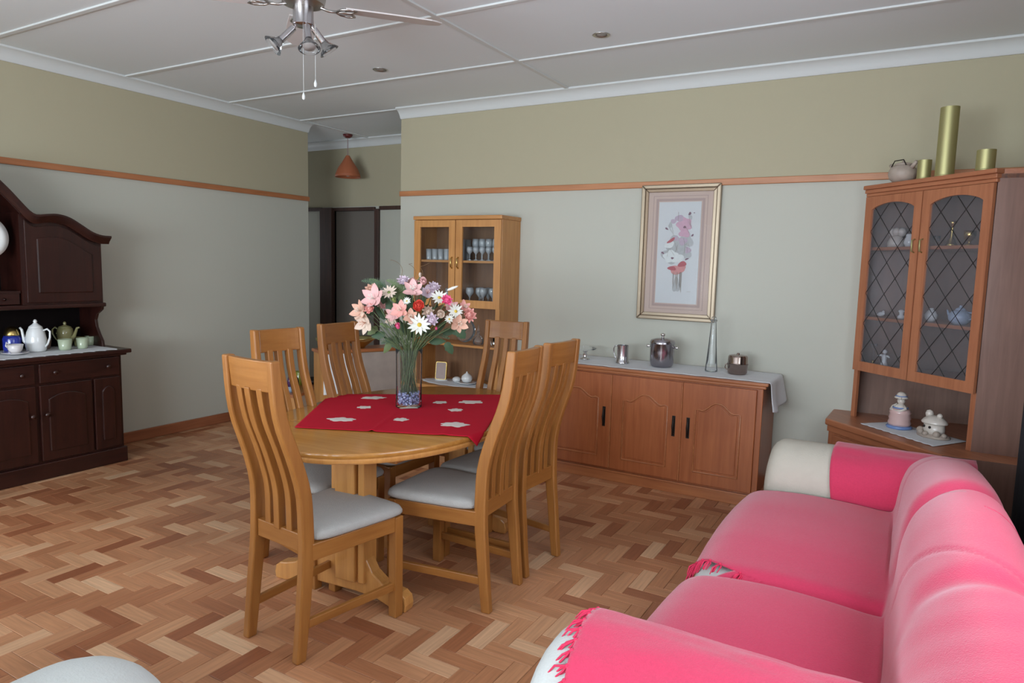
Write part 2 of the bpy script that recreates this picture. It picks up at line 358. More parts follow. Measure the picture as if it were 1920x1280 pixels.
# picture rails
def railbox(name,x0,x1,y0,y1,z0,z1,m,label=None): 
    g=G(); g.box(x0,x1,y0,y1,z0,z1); return struct(g.make(name,m,bevel=.004),label)
railbox('trim_6',0,.022,YB,.13,RAIL-.021,RAIL+.021,'raily','orange brown picture rail on the left wall')
railbox('trim_7',1.24,XR,-.022,0,RAIL-.021,RAIL+.021,'rail','orange brown picture rail on the back wall')
railbox('trim_8',-2.2,-.64,.928,.95,RAIL-.04,RAIL+.0,'halldoor'); railbox('trim_9',.19,2.6,.928,.95,RAIL-.04,RAIL+.0,'halldoor')
railbox('trim_10',XR-.022,XR,YB,0,RAIL-.021,RAIL+.021,'raily')
railbox('baseboard_left',0,.02,YB,.13,0,.082,'skirt'); railbox('baseboard_back',1.24,XR,-.02,0,0,.082,'skirt'); railbox('baseboard_right',XR-.02,XR,YB,0,0,.082,'skirt')
railbox('baseboard_rear',0,XR,YB,YB+.02,0,.082,'skirt')
# ceiling: boards with cover strips
g=G(); g.box(-2.2,XR+.1,YB-.1,1.1,CEIL+.02,CEIL+.1); ce=struct(g.make('ceiling','ceil'))
ys=[YB,-6.85,-5.98,-5.11,-4.26,-3.41,-2.54,-1.66,-.79,-.02]; xs=[0,2.82,XR]
for i in range(len(ys)-1):
    for j in range(2):
        q=G(); q.box(xs[j]+.004,xs[j+1]-.004,ys[i]+.004,ys[i+1]-.004,CEIL,CEIL+.02); q.make('ceiling_board','ceil',ce)
for x0,x1 in ((-2.2,.08),(.08,2.6)):
    q=G(); q.box(x0+.004,x1-.004,-.012 if x0>0 else -1.08,.95,CEIL,CEIL+.02); q.make('ceiling_board','ceil',ce)
for y in ys[1:]:
    q=G(); q.box(.079,XR-.079 if y<-.1 else 1.27,y-.016,y+.016,CEIL-.009,CEIL+.001); q.make('cover_strip','white',ce,bevel=.003)
q=G(); q.box(2.804,2.836,YB,-.07,CEIL-.0095,CEIL+.001); q.make('cover_strip','white',ce,bevel=.003)
q=G(); q.box(.064,.096,.0,.88,CEIL-.009,CEIL+.001); q.make('cover_strip','white',ce,bevel=.003)

# ------------------------------------------------------------------ herringbone parquet, blocks 212 x 70.5 mm
g=G(); g.box(-2.2,XR+.1,YB-.1,1.1,-.08,-.012); fl=struct(g.make('floor','joint'))
U=.0705; X0,Y0=3.655,-2.71
cam=sc.camera; ci=cam.matrix_world.inverted() if False else Matrix.Identity(4)
cm=cam.matrix_world.copy(); cmi=cm.inverted()
def proj(p):
    q=cmi@Vector(p); z=-q.z
    return (960+1285.5*q.x/z,640-1285.5*q.y/z,z)
blocks=[]
for k in range(-115,60):
    for m6 in range(-40,60):
        # vertical block: column k, rows k+6m .. +2 ; horizontal: start col k, row k-1+6m
        for typ in (0,1):
            c=k; r=k+6*m6 if typ==0 else k-1+6*m6
            x0=X0+c*U; y0=Y0+r*U; x1=x0+(U if typ==0 else 3*U); y1=y0+(3*U if typ==0 else U)
            cx,cy=(x0+x1)/2,(y0+y1)/2
            inroom=(-.05<cx<5.66 and -7.3<cy<.06); hall=(-2.2<cx<2.6 and .06<=cy<1.0) or (-2.2<cx<=-.05 and -1.1<cy<.5)
            if inroom or hall: blocks.append((typ,x0,y0,x1,y1,cx,cy))
def vis(b):
    cx,cy=b[5],b[6]
    x,y,z=proj((cx,cy,0))
    if z<.3 or not(-40<x<1960 and y<1330): return 0
    if cx>4.5 and -3.5<cy<-1.0: return 0
    if cx>4.45 and cy<-3.0: return 0
    if x<330 and y>1190+abs(x-200)*.3: return 0
    if x>1000 and y>1130 and x>1000+ (1280-y)*.3: return 0
    return 1/z
bv=sorted(blocks,key=lambda b:-vis(b)); near=bv[:298]; far=bv[298:]
gap=.0007
def block_mesh(typ):
    w,h=((U,3*U),(3*U,U))[typ]; w/=2; h/=2; t=.0018
    me=bpy.data.meshes.new('parquet_block'); 
    v=[(-w+gap,-h+gap,-.012),(w-gap,-h+gap,-.012),(w-gap,h-gap,-.012),(-w+gap,h-gap,-.012),(-w+gap,-h+gap,-t*.6),(w-gap,-h+gap,-t*.6),(w-gap,h-gap,-t*.6),(-w+gap,h-gap,-t*.6),(-w+t,-h+t,0),(w-t,-h+t,0),(w-t,h-t,0),(-w+t,h-t,0)]
    f=[(0,1,5,4),(1,2,6,5),(2,3,7,6),(3,0,4,7),(4,5,9,8),(5,6,10,9),(6,7,11,10),(7,4,8,11),(8,9,10,11)]
    return v,f
bms=[]
for typ in (0,1):
    v,f=block_mesh(typ); me=bpy.data.meshes.new('parquet_block'); me.from_pydata(v,[],f); me.materials.append(MT['pk1'])
    uvl=me.uv_layers.new(name='grain')
    for lp in me.loops:
        co=me.vertices[lp.vertex_index].co; uvl.data[lp.index].uv=(co.y,co.x) if typ==0 else (co.x,co.y)
    bms.append(me)
for b in near:
    o=bpy.data.objects.new('parquet_block',bms[b[0]]); C.objects.link(o); o.parent=fl; o.location=(b[5],b[6],rnd.uniform(-.0004,.0002))
vs=[];fs=[];uvs=[]
BV=[block_mesh(0),block_mesh(1)]
for b in far:
    v,f=BV[b[0]]; o=len(vs); dz=rnd.uniform(-.0004,.0002)
    cw=(max(v[0][0]+b[5],-9),)
    vs+=[(x+b[5],y+b[6],z+dz) for x,y,z in v]; fs+=[tuple(i+o for i in q) for q in f]
    uvs+=[(y,x) if b[0]==0 else (x,y) for x,y,z in v]
me=bpy.data.meshes.new('parquet_blocks'); me.from_pydata(vs,[],fs); me.materials.append(MT['pk2'])
ul=me.uv_layers.new(name='grain'); 
for lp in me.loops: ul.data[lp.index].uv=uvs[lp.vertex_index]
o=bpy.data.objects.new('parquet_blocks',me); C.objects.link(o); o.parent=fl; o['kind']='stuff'
# ------------------------------------------------------------------ dining chairs
FB=[(0,.045),(.12,.030),(.245,.016),(.38,.001),(.50,0),(.60,.005),(.69,.027),(.77,.054),(.86,.088),(.95,.108),(1.085,.124)]
DP=[(0,.040),(.40,.052),(.8,.050),(1.085,.038)]
def post(g,x0,x1,z0,z1,n=22,front=0,dep=None,bow=0):
    vs=[]
    for i in range(n+1):
        z=lerp(z0,z1,i/n); f=-smoothi(FB,z)-front; d=dep if dep else interp(DP,z)
        tp=1-.13*sstep(.1,1.0,z)
        for x,y in ((x0,f),(x1,f),(x1,f-d),(x0,f-d)): vs.append((x*tp,y,z))
    fs=[(3,2,1,0),tuple(4*n+i for i in range(4))]
    for i in range(n):
        for j in range(4): fs.append((4*i+j,4*i+(j+1)%4,4*i+4+(j+1)%4,4*i+4+j))
    g.add(vs,fs)
def make_chair():
    t=thing('dining_chair','','chair')
    W=.162; P=.034
    for s in (-1,1):
        g=G(); xo=s*W; xi=s*(W-P); post(g,min(xo,xi),max(xo,xi),0,1.085); g.make('rear_leg','chair',t,bevel=.006)
    for s in (-1,1):
        g=G(); x=s*.181; g.prism([(x-.0205,.358),(x+.0205,.358),(x+.0205,.400),(x-.0205,.400)],0,.418); g.make('leg','chair',t,bevel=.004)
    # top rail, gently curved
    g=G(); n=10; vs=[]
    for i in range(n+1):
        x=lerp(-W+P,W-P,i/n)*.87; bw=.010*(1-(2*i/n-1)**2)
        for z in (.975,1.03,1.082-.0*bw):
            f=-smoothi(FB,z)-.006-bw
            vs+=[(x,f,z),(x,f-.026,z)]
    fs=[]
    for i in range(n):
        a=6*i;b=6*(i+1)
        ring=[0,2,4,5,3,1]
        for q in range(6): fs.append((a+ring[q],b+ring[q],b+ring[(q+1)%6],a+ring[(q+1)%6]))
    fs+= [(0,2,4,5,3,1),tuple(6*n+q for q in (0,2,4,5,3,1))]
    g.add(vs,fs); g.make('top_rail','chairx',t,bevel=.004)
    g=G(); g.box((-W+P)*.955,(W-P)*.955,-.040,-.012,.392,.458); g.make('back_rail','chairx',t,bevel=.003)
    for k in (-1,0,1):
        g=G(); x=k*.064; post(g,x-.0165,x+.0165,.45,.985,18,front=.008+.008*(1-abs(k)),dep=.032); g.make('back_slat','chair',t,bevel=.003)
    for s in (-1,1):
        g=G(); M=Matrix.Identity(4)
        y0,y1=-.01,.362
        xo0=s*(W-.004); xo1=s*(.181+.014)
        a=[(xo0,y0),(xo1,y1),(xo1-s*.022,y1),(xo0-s*.022,y0)]
        g.prism(a,.358,.420); g.make('seat_rail','chairy',t,bevel=.003)
        g=G(); xo0=s*(W-.008); xo1=s*(.181+.008)
        g.prism([(xo0,-.03),(xo1,y1),(xo1-s*.018,y1),(xo0-s*.018,-.03)],.112,.145); g.make('stretcher','chairy',t,bevel=.003)
    g=G(); g.box(-.165,.165,.372,.394,.358,.420); g.make('seat_rail','chairx',t,bevel=.003)
    # cushion
    def cu(u,v):
        # closed rounded slab; u around outline, v profile
        a=2*PI*u; ca,sa=math.cos(a),math.sin(a); n=7
        r=(abs(ca)**n+abs(sa)**n)**(-1/n); x=r*ca; y=r*sa
        pr=[(0,0),(.94,0),(1,.18),(1.0,.45),(.975,.68),(.90,.86),(.65,.98),(.3,1.03),(0,1.05)]
        k=v*(len(pr)-1); i=min(int(k),len(pr)-2); f=k-i; q=lerp(pr[i][0],pr[i+1][0],f); z=lerp(pr[i][1],pr[i+1][1],f)
        yy=.208+y*q*.214; hw=lerp(.166,.214,clamp((yy)/.41)); return Vector((x*q*hw,yy,.4205+z*.046))
    g=G(); g.grid(cu,64,17,closeu=True); c=g.make('seat_cushion','seat',t,smooth=True)
    return t
chair0=make_chair()
CH=[((3.155,-2.98),-5,'golden oak dining chair at the near end of the table, its back towards the viewer'),
    ((3.592,-2.256),93.5,'oak dining chair on the right of the table, nearer the viewer, wrinkled grey seat'),
    ((3.582,-1.880),86.5,'oak dining chair on the right of the table, nearer the long sideboard'),
    ((2.568,-2.394),-97,'oak dining chair on the far left side, against the plain left wall'),
    ((2.535,-1.935),-90,'oak dining chair on the far left side, in front of the hallway opening'),
    ((2.99,-1.255),185,'oak dining chair at the far end of the table, before the glass cabinet')]
for i,(p,a,lb) in enumerate(CH):
    c=chair0 if i==0 else copy_tree(chair0)
    c.location=(p[0],p[1],0); c.rotation_euler=(0,0,math.radians(a)); c['label']=lb; c['group']='dining chairs around the oval table'

# ------------------------------------------------------------------ oval table
TZ=.70; TC=(3.005,-2.12); TR=math.radians(5)
t=thing('dining_table','oval golden oak pedestal table under a red cloth, six chairs around it','table',(TC[0],TC[1],0),TR)
A,B,EN=.515,.775,2.15
def ell(a,off=0):
    ca,sa=math.cos(a),math.sin(a); r=((abs(ca)/(A+off))**EN+(abs(sa)/(B+off))**EN)**(-1/EN); return r*ca,r*sa
def oval_slab(prof,name,mat,par,n=96):
    g=G(); vs=[]; k=len(prof)
    for i in range(n):
        for off,z in prof:
            if off<-.4: vs.append((0,0,z))
            else: x,y=ell(2*PI*i/n,off); vs.append((x,y,z))
    fs=[(i*k+q,((i+1)%n)*k+q,((i+1)%n)*k+q+1,i*k+q+1) for i in range(n) for q in range(k-1)]
    fs+=[tuple(i*k for i in reversed(range(n))),tuple(i*k+k-1 for i in range(n))]
    g.add(vs,fs); return g.make(name,mat,par,smooth=True,auto=True)
oval_slab([(-.012,TZ-.022),(-.003,TZ-.0215),(0,TZ-.016),(0,TZ-.007),(-.003,TZ-.002),(-.009,TZ)],'tabletop','table',t)
oval_slab([(-.022,TZ-.046),(-.006,TZ-.044),(-.001,TZ-.038),(-.001,TZ-.028),(-.006,TZ-.0225),(-.012,TZ-.022)],'edge_moulding','tablez',t)
for s in (-1,1):
    y=s*.470
    g=G(); g.box(.005,.105,y-.05,y-.02,.085,TZ-.05); g.make('pedestal_post','tablez',t,bevel=.004)
    g=G(); g.box(.120,.150,y-.045,y+.045,.085,TZ-.05); g.make('pedestal_post','tablez',t,bevel=.004)
    g=G(); g.box(-.04,.13,y-.018,y+.018,.085,TZ-.05); g.make('pedestal_post','tablez',t,bevel=.004)
    g=G(); g.box(-.26,.30,y-.032,y+.032,TZ-.085,TZ-.046); g.make('top_bearer','chairx',t,bevel=.006)
    # arched foot
    top=[(.345,.0),(.350,.03),(.343,.060),(.32,.078),(.28,.085),(.23,.100),(.18,.135),(.15,.185),(.13,.24)]
    bot=[(.285,0),(.255,.012),(.20,.030),(.10,.038)]
    poly=[(a,b) for a,b in top]+[(-a,b) for a,b in reversed(top)]+[(-a,b) for a,b in bot]+[(a,b) for a,b in reversed(bot)]
    g=G(); g.prism(poly,y-.03,y+.03,axis='y'); g.make('foot','tablez',t,bevel=.006)
g=G(); g.box(-.022,.022,-.41,.41,.20,.27); g.make('beam','chairy',t,bevel=.004)

# red cloth with pale embroidered flowers
cl=thing('tablecloth','square red tablecloth with pale embroidered flowers laid crosswise on the oval table','tablecloth',(0,0,0))
q00,q10,q11,q01=[Vector(v) for v in ((2.83,-2.645),(3.572,-2.318),(3.19,-1.445),(2.415,-2.015))]
ct,st=math.cos(-TR),math.sin(-TR)
def tloc(x,y):
    dx,dy=x-TC[0],y-TC[1]; return ct*dx-st*dy, st*dx+ct*dy
def cloth(u,v,lift=0):
    p=q00*(1-u)*(1-v)+q10*u*(1-v)+q11*u*v+q01*(1-u)*v
    lx,ly=tloc(p.x,p.y); rr=((abs(lx)/A)**EN+(abs(ly)/B)**EN)**(1/EN)
    z=TZ+.004
    fold=.007*math.exp(-((u-.42-.08*v)/.012)**2)*sstep(.55,.0,v)+.003*math.exp(-((u-.80)/.02)**2)*sstep(.5,0,v)
    z+=fold+.0012*(1+ease_noise(p.x,p.y,0,9))
    if rr>1.0:
        d=math.hypot(lx,ly)*(1-1/rr); e=min(d,.012); p=Vector((TC[0],TC[1]))+(p-Vector((TC[0],TC[1])))*((1/rr)+ (.010+.10*d)/max(math.hypot(lx,ly),.1)*sstep(0,.02,d))
        z-=max(0,d-.004)*.95
        p+=Vector((1,.4)).normalized()*.008*math.sin(u*40)*sstep(.01,.06,d)
    return Vector((p.x,p.y,z+lift))
g=G(); g.grid(cloth,91,81); g.make('cloth','cloth',cl,smooth=True,solid=.002,fix=False)
def inv(x,y):
    u=v=.5
    for _ in range(40):
        p=q00*(1-u)*(1-v)+q10*u*(1-v)+q11*u*v+q01*(1-u)*v; e=Vector((x,y))-p
        du=(q10-q00)*(1-v)+(q11-q01)*v; dv=(q01-q00)*(1-u)+(q11-q10)*u
        d=du.x*dv.y-du.y*dv.x; u+=(e.x*dv.y-e.y*dv.x)/d; v+=(du.x*e.y-du.y*e.x)/d
    return u,v
mot=[(2.671,-1.963,.050,1),(2.795,-2.17,.034,0),(2.892,-2.428,.056,1),(3.106,-2.27,.034,0),(3.141,-1.745,.052,1),(3.188,-1.953,.034,0),(3.361,-2.211,.056,1),(3.02,-1.85,.034,0)]
for i,(x,y,r,k) in enumerate(mot):
    u0,v0=inv(x,y); g=G(); n=40; vs=[cloth(u0,v0,.0025)]
    for a in range(n):
        th=2*PI*a/n; rr=r*(.70+.24*abs(math.cos(2.5*th+i)))*(1.05+.1*math.sin(9*th))
        ex=rr*math.cos(th)*(1.15 if k else 1); ey=rr*math.sin(th)*(.72 if k else .9)
        for f in (.5,1): vs.append(cloth(clamp(u0+ex*f/.82),clamp(v0+ey*f/.78),.0035 if f<1 else .0022))
    fs=[]
    for a in range(n):
        b=(a+1)%n; fs+=[(0,1+2*a,1+2*b),(1+2*a,2+2*a,2+2*b,1+2*b)]
    g.add(vs,fs); g.make('embroidered_flower','motif',cl,fix=False,solid=.001)

# ------------------------------------------------------------------ glass vase, pebbles, bouquet
VX,VY,VZ=2.955,-2.025,TZ+.0065
t=thing('vase','tall clear glass vase with blue glass pebbles, in the middle of the red cloth','vase',(VX,VY,VZ))
g=G(); R0=.065
g.openlathe([(.001,.0),(.062,0),(R0,.004),(.0635,.03),(.0635,.15),(R0,.27),(.067,.290),(.0645,.290),(.062,.265),(.0605,.15),(.0605,.02),(.056,.012),(.001,.012)],n=48); g.make('glass_body','vaseglass',t,smooth=True)
g=G(); rp=random.Random(3)
for k in range(330):
    a=rp.uniform(0,2*PI); r=.0545*math.sqrt(rp.random()); z=.018+.055*rp.random(); s=rp.uniform(.006,.009)
    M=Matrix.Rotation(rp.uniform(0,3),4,'X')
    g.lathe(sphere_prof(s,5,0,.6),(r*math.cos(a),r*math.sin(a),z),8,M)
o=g.make('pebbles','pebble',t,smooth=True); o['kind']='stuff'
bq=thing('flower_bouquet','mixed pink, white and coral artificial flowers with green leaves standing in the glass vase','flowers',(VX,VY,VZ))
RV=Vector((.867,.498,0)); FV=Vector((.498,-.867,0))      # right and towards the viewer, as the bouquet is spread
def bpos(px,py,c): return RV*((px-768)/383)+FV*c+Vector((0,0,(766-py)/383+.0))
def petal_mesh(L,W,curl,cup=.3,tip=1.0,n=6,m=4):
    vs=[];fs=[]
    for i in range(n+1):
        t_=i/n; w_=W*math.sin(PI*min(1,(.12+.88*t_))**tip)**.8*.5 if i<n else W*.03
        if i==0: w_=W*.12
        z=L*math.sin(curl*t_)/max(curl,1e-3)*.0+ L*(t_*math.cos(curl*t_*.9)); h=L*(t_*math.sin(curl*t_*.9))
        for j in range(m+1):
            s=j/m*2-1; vs.append((s*w_,z,h+cup*w_*s*s))
    for i in range(n):
        for j in range(m): a=i*(m+1)+j; fs.append((a,a+1,a+m+2,a+m+1))
    return vs,fs
pm_cache={}
def petal_obj(key,L,W,curl,cup,tip,mat):
    if key not in pm_cache:
        v,f=petal_mesh(L,W,curl,cup,tip); me=bpy.data.meshes.new('petal'); me.from_pydata(v,[],f); me.materials.append(MT[mat])
        for p in me.polygons: p.use_smooth=True
        pm_cache[key]=me
    return pm_cache[key]
def orient(n):
    n=n.normalized(); up=Vector((0,0,1)) if abs(n.z)<.95 else Vector((0,1,0)); x=up.cross(n).normalized(); y=n.cross(x)
    return Matrix((x,y,n)).transposed().to_4x4()
def flower(px,py,c,kind,size,mat,label,face=(0,0),cmat='yellow',np_=None,stem=True):
    P=bpos(px,py,c); n=(FV*1.0+RV*face[0]+Vector((0,0,1))*(face[1]+.35)); M=orient(n); M.translation=P
    cg=G()
    if kind=='daisy': cg.lathe([(0,-.004),(size*.20,0),(size*.17,size*.08),(0,size*.13)],n=14)
    elif kind=='lily':
        for q in range(5):
            a=2*PI*q/5; cg.tube([(0,0,0),(math.cos(a)*size*.10,math.sin(a)*size*.10,size*.35),(math.cos(a)*size*.2,math.sin(a)*size*.2,size*.55)],[.0016,.0013,.003],6)
    elif kind in('rose','carn'): cg.lathe(sphere_prof(size*.42,6,size*.12,.85),n=12)
    elif kind=='bud': cg.lathe([(0,-size*.7),(size*.32,-size*.3),(size*.36,.1*size),(size*.2,size*.6),(0,size*.75)],n=12)
    cm={'daisy':cmat,'lily':cmat,'rose':mat,'carn':mat,'bud':mat}[kind]
    f=cg.make('flower',cm,bq,smooth=True,label=label); f.matrix_local=M
    sets={'daisy':[(np_ or 13,1.0,.30,.15,.1,0)],'lily':[(3,1.0,.62,.50,.30,0),(3,1.0,.54,.60,.30,.5)],
          'rose':[(5,.95,.85,.95,.5,0),(5,.75,.8,1.4,.5,.5),(4,.55,.7,1.8,.6,.2)],'carn':[(9,.95,.42,.5,.9,0),(9,.8,.4,.95,.9,.5),(7,.6,.4,1.4,.9,.2)],
          'bud':[(4,1.0,.6,1.55,.5,0)]}[kind]
    for si,(k,L,W,curl,cup,ph) in enumerate(sets):
        me=petal_obj((kind,mat,si,round(size,3)),size*L,size*W,curl,cup,1.0,mat)
        for q in range(k):
            a=2*PI*(q+ph)/k+rp.uniform(-.08,.08); o=bpy.data.objects.new('petal',me); C.objects.link(o); o.parent=f
            o.rotation_euler=(rp.uniform(-.12,.12),0,a)
            s=rp.uniform(.9,1.08); o.scale=(s,s,s)
    if stem:
        d=Vector((P.x,P.y,0)); nk=Vector((P.x*.22,P.y*.22,.28)); b=Vector((-P.x*.18+rp.uniform(-.03,.03),-P.y*.18+rp.uniform(-.03,.03),.05))
        cl_=Vector((max(-.035,min(.035,b.x)),max(-.035,min(.035,b.y)),b.z)); lim=.045
        if nk.xy.length>lim: nk.xy=nk.xy.normalized()*lim
        pts=[cl_,cl_.lerp(nk,.5),nk,nk.lerp(P,.5)+Vector((0,0,.015)),P-n.normalized()*.006]
        sg=G(); sg.tube(pts,.0021,6); sg.make('stem','stem',bq,smooth=True)
FLW=[(706,562,.05,'lily',.060,'petalp','pale pink lily at the upper left',(-.5,.1),'petalw'),
(680,585,.03,'lily',.050,'petalh','peach lily at the far left edge',(-.9,0),'petalk'),
(690,606,.05,'lily',.052,'petalk','dusty beige lily at the lower left',(-.5,-.4),'petalh'),
(732,549,.04,'daisy',.036,'petalk','cream green blossom behind the green bud',(-.2,.5),'petalg'),
(744,563,.07,'bud',.026,'petalg','yellow green bud',(-.2,.5),None),
(777,545,.05,'lily',.050,'petalp','pink lily at the top middle',(0,.5),'petalw'),
(794,530,.03,'rose',.026,'petalp','small pale pink rose at the top',(.2,.7),None),
(757,530,.0,'carn',.034,'petall','faded pink carnation at the top left',(-.2,.8),None),
(791,573,.10,'rose',.036,'petalc','coral red rose in the middle',(.1,.1),None),
(768,563,.09,'daisy',.018,'petalw','tiny white blossom left of the red rose',(0,.3),'yellow'),
(758,581,.09,'lily',.042,'petals','salmon pink lily left of the red rose',(-.3,.1),'petalk'),
(776,592,.10,'lily',.036,'petalh','peach orchid below the red rose',(.1,0),'petalk'),
(753,610,.10,'bud',.027,'petalr','hot pink rosebud at the lower middle',(-.1,.5),None),
(793,605,.12,'daisy',.046,'petalw','big white daisy at the lower middle',(.05,0),'yellow'),
(813,597,.09,'carn',.034,'petall','lilac carnation right of the big white daisy',(.3,0),None),
(826,556,.06,'daisy',.036,'petalw','white daisy behind the hot pink rose',(.2,.5),'yellow'),
(840,561,.09,'carn',.030,'petalr','hot pink rose at the upper right',(.3,.3),None),
(857,580,.07,'daisy',.034,'petalw','white daisy at the right',(.6,0),'yellow'),
(829,586,.10,'rose',.026,'petalk','cream rose right of the middle',(.3,0),None),
(879,588,.05,'carn',.038,'petals','salmon carnation at the far right edge',(.8,.1),None),
(862,603,.08,'lily',.042,'petalh','peach lily at the lower right',(.5,-.2),'petalk'),
(823,612,.11,'bud',.014,'petalr','small dark pink bud under the lilac carnation',(.2,.2),None),
(846,594,.09,'daisy',.020,'petalw','tiny white blossom by the peach lily',(.3,0),'yellow'),
(786,517,-.02,'bud',.018,'petalk','slim cream bud at the very top',(0,1.4),None),
(801,551,.0,'lily',.040,'petall','mauve lily behind the top roses',(.3,.5),'petalp'),
(722,574,-.02,'carn',.036,'petalp','pale pink carnation at the left, behind the leaves',(-.4,.3),None),
(695,548,-.02,'carn',.034,'petalh','peach carnation at the upper left edge',(-.6,.5),None),
(742,590,.06,'lily',.036,'petalp','small pink lily under the green bud',(-.3,.1),'petalk'),
(812,540,-.02,'carn',.032,'petall','pale lilac carnation at the upper right',(.4,.7),None),
(771,535,-.04,'carn',.034,'petalp','pale carnation behind the top lily',(0,.8),None),
(846,573,.05,'lily',.036,'petalp','small pink lily right of the hot pink rose',(.5,.1),'petalk'),
(870,575,.0,'lily',.034,'petals','salmon lily at the far upper right',(.7,.3),'petalk'),
(700,580,.06,'carn',.030,'petals','rosy carnation between the left lilies',(-.5,0),None),
(806,583,.06,'carn',.030,'petalk','cream carnation between the red rose and the lilac one',(.1,.1),None),
(738,600,.02,'lily',.034,'petalk','dull beige lily low at the left',(-.4,-.1),'petalh')]
for F in FLW: flower(F[0],F[1],F[2],F[3],F[4]*(1.0 if F[3]=='bud' else 1.22),F[5],F[6],F[7],F[8] or 'yellow')
# the long white bud that sticks out at the upper right
P=bpos(850,538,.06); g=G(); g.lathe([(0,-.03),(.006,-.018),(.0075,0),(.005,.02),(0,.03)],n=10); o=g.make('flower','petalw',bq,smooth=True,label='slim white bud sticking out at the upper right')
o.matrix_local=Matrix.Translation(P)@orient(RV*.85+Vector((0,0,.35)))
def leaf(px,py,c,L,W,mat,ang,tilt=.3,lobed=False):
    P=bpos(px,py,c); n=12; vs=[];fs=[]
    for i in range(n+1):
        t_=i/n; w_=W*.5*math.sin(PI*(.06+.94*t_))**.7*(1.0-.25*t_)
        if lobed: w_*= .75+.35*abs(math.sin(t_*PI*3.2))
        if i==n: w_=.0006
        for s in (-1,-.5,0,.5,1): vs.append((t_*L,s*w_,-.18*L*t_*t_-abs(s)*w_*.25+.0))
    for i in range(n):
        for j in range(4): a=i*5+j; fs.append((a,a+1,a+6,a+5))
    g=G(); g.add(vs,fs); o=g.make('leaf',mat,bq,smooth=True,fix=False)
    d=(RV*math.cos(ang)+Vector((0,0,1))*math.sin(ang)); nn=(FV+Vector((0,0,tilt))).normalized(); yv=nn.cross(d).normalized(); nn=d.cross(yv).normalized()
    M=Matrix((d,yv,nn)).transposed().to_4x4(); M.translation=P; o.matrix_local=M
R_=math.radians
lr=random.Random(21)
LV=[(735,590,.05,.09,.055,'leaf',105),(728,575,.03,.10,.06,'leaf',120),(752,570,.02,.10,.045,'leafl',95),(715,607,.07,.06,.022,'leafl',-20),(722,628,.03,.08,.055,'leaf',190),(708,615,.03,.075,.05,'leafl',215),(735,640,.02,.09,.05,'leafl',235),
 (745,655,.02,.10,.035,'leaf',140),(768,640,.02,.11,.03,'leaf',95),(790,630,.03,.10,.03,'leaf',75),(812,575,.03,.09,.05,'leafb',80),(800,560,.02,.09,.04,'leafb',100),(742,590,.01,.10,.05,'leaf',80),
 (858,612,.06,.075,.07,'leaf',-50),(838,640,.05,.075,.06,'leaf',-60),(806,640,.04,.09,.05,'leaf',5),(848,622,.03,.08,.06,'leaf',15),(830,625,.02,.08,.05,'leaf',20),
 (715,540,.0,.09,.05,'leafl',150),(745,548,.0,.08,.04,'leafl',70),(720,560,.0,.09,.045,'leafl',60),(770,590,.02,.11,.05,'leaf',110),(800,600,.02,.11,.05,'leaf',60),(780,610,.03,.10,.04,'leaf',100),(760,625,.03,.1,.04,'leaf',120),(815,625,.03,.1,.04,'leaf',50),(845,585,.01,.09,.05,'leafb',40),(700,590,.01,.08,.05,'leaf',170),(870,600,.01,.07,.04,'leaf',20),(785,545,.0,.08,.04,'leafl',90)]
for q in range(34):
    an=lr.uniform(25,155); rr_=lr.uniform(.0,.75); LV.append((773+100*rr_*math.cos(R_(an))*.9,640-120*rr_*math.sin(R_(an)),lr.uniform(-.05,.03),lr.uniform(.07,.10),lr.uniform(.03,.05),lr.choice(['leaf','leaf','leaf','leafb','leafl']),an+lr.uniform(-30,30)))
for a in LV: leaf(a[0],a[1],a[2]-.03,a[3]*.9,a[4]*.8,a[5],R_(a[6]),lobed=(a[3]<.08))
# fern fronds: a rib with leaflets each
for (px,py,ang,L,mt) in ((725,540,168,.13,'leaf'),(760,548,150,.11,'leafl'),(800,625,-12,.12,'leaf'),(752,640,190,.10,'leaf')):
    P=bpos(px,py,.0); d=RV*math.cos(R_(ang))+Vector((0,0,1))*math.sin(R_(ang)); e=Vector((0,0,1))*math.cos(R_(ang))*-1+RV*math.sin(R_(ang)); g=G()
    g.tube([P,P+d*L*.5+Vector((0,0,.01)),P+d*L],[.0015,.001,.0006],5)
    for i in range(1,15):
        t_=i/15; c0=P+d*L*t_+Vector((0,0,.04*t_*(1-t_))); ll=.036*(1-t_)**.6
        for s in (-1,1):
            tip=c0+e*s*ll+d*ll*.4; w_=d*.0035; g.add([c0-w_,c0+w_,tip],[(0,1,2)])
    o=g.make('fern_frond',mt,bq,fix=False)
# curly dry tendrils above
for k,(px,py) in enumerate(((752,522),(776,522),(790,520))):
    P=bpos(px,py,0); g=G(); pts=[]
    for i in range(20):
        t_=i/19; a=t_*5+k; pts.append(P+RV*(.035*math.sin(a)*t_+.02*t_*(k-1))+Vector((0,0,.09*t_-.02*math.cos(a)*t_)))
    g.tube(pts,.0009,5); g.make('tendril','leafb',bq,smooth=True)
# fine filler stems over the vase mouth
for k in range(44):
    a=rp.uniform(-1,1); h=rp.uniform(.34,.46); P=RV*(a*.17*h/.4)+FV*rp.uniform(-.02,.08)+Vector((0,0,h)); ra_=rp.uniform(0,6.28); rr_=.05*math.sqrt(rp.random()); nk=Vector((P.x*.15+rp.uniform(-.03,.03),P.y*.15+rp.uniform(-.03,.03),.28)); b=Vector((rr_*math.cos(ra_),rr_*math.sin(ra_),.05))
    g=G(); g.tube([b,nk,nk.lerp(P,.5)+Vector((0,0,.01)),P],.0014,5); g.make('stem','stem',bq,smooth=True)
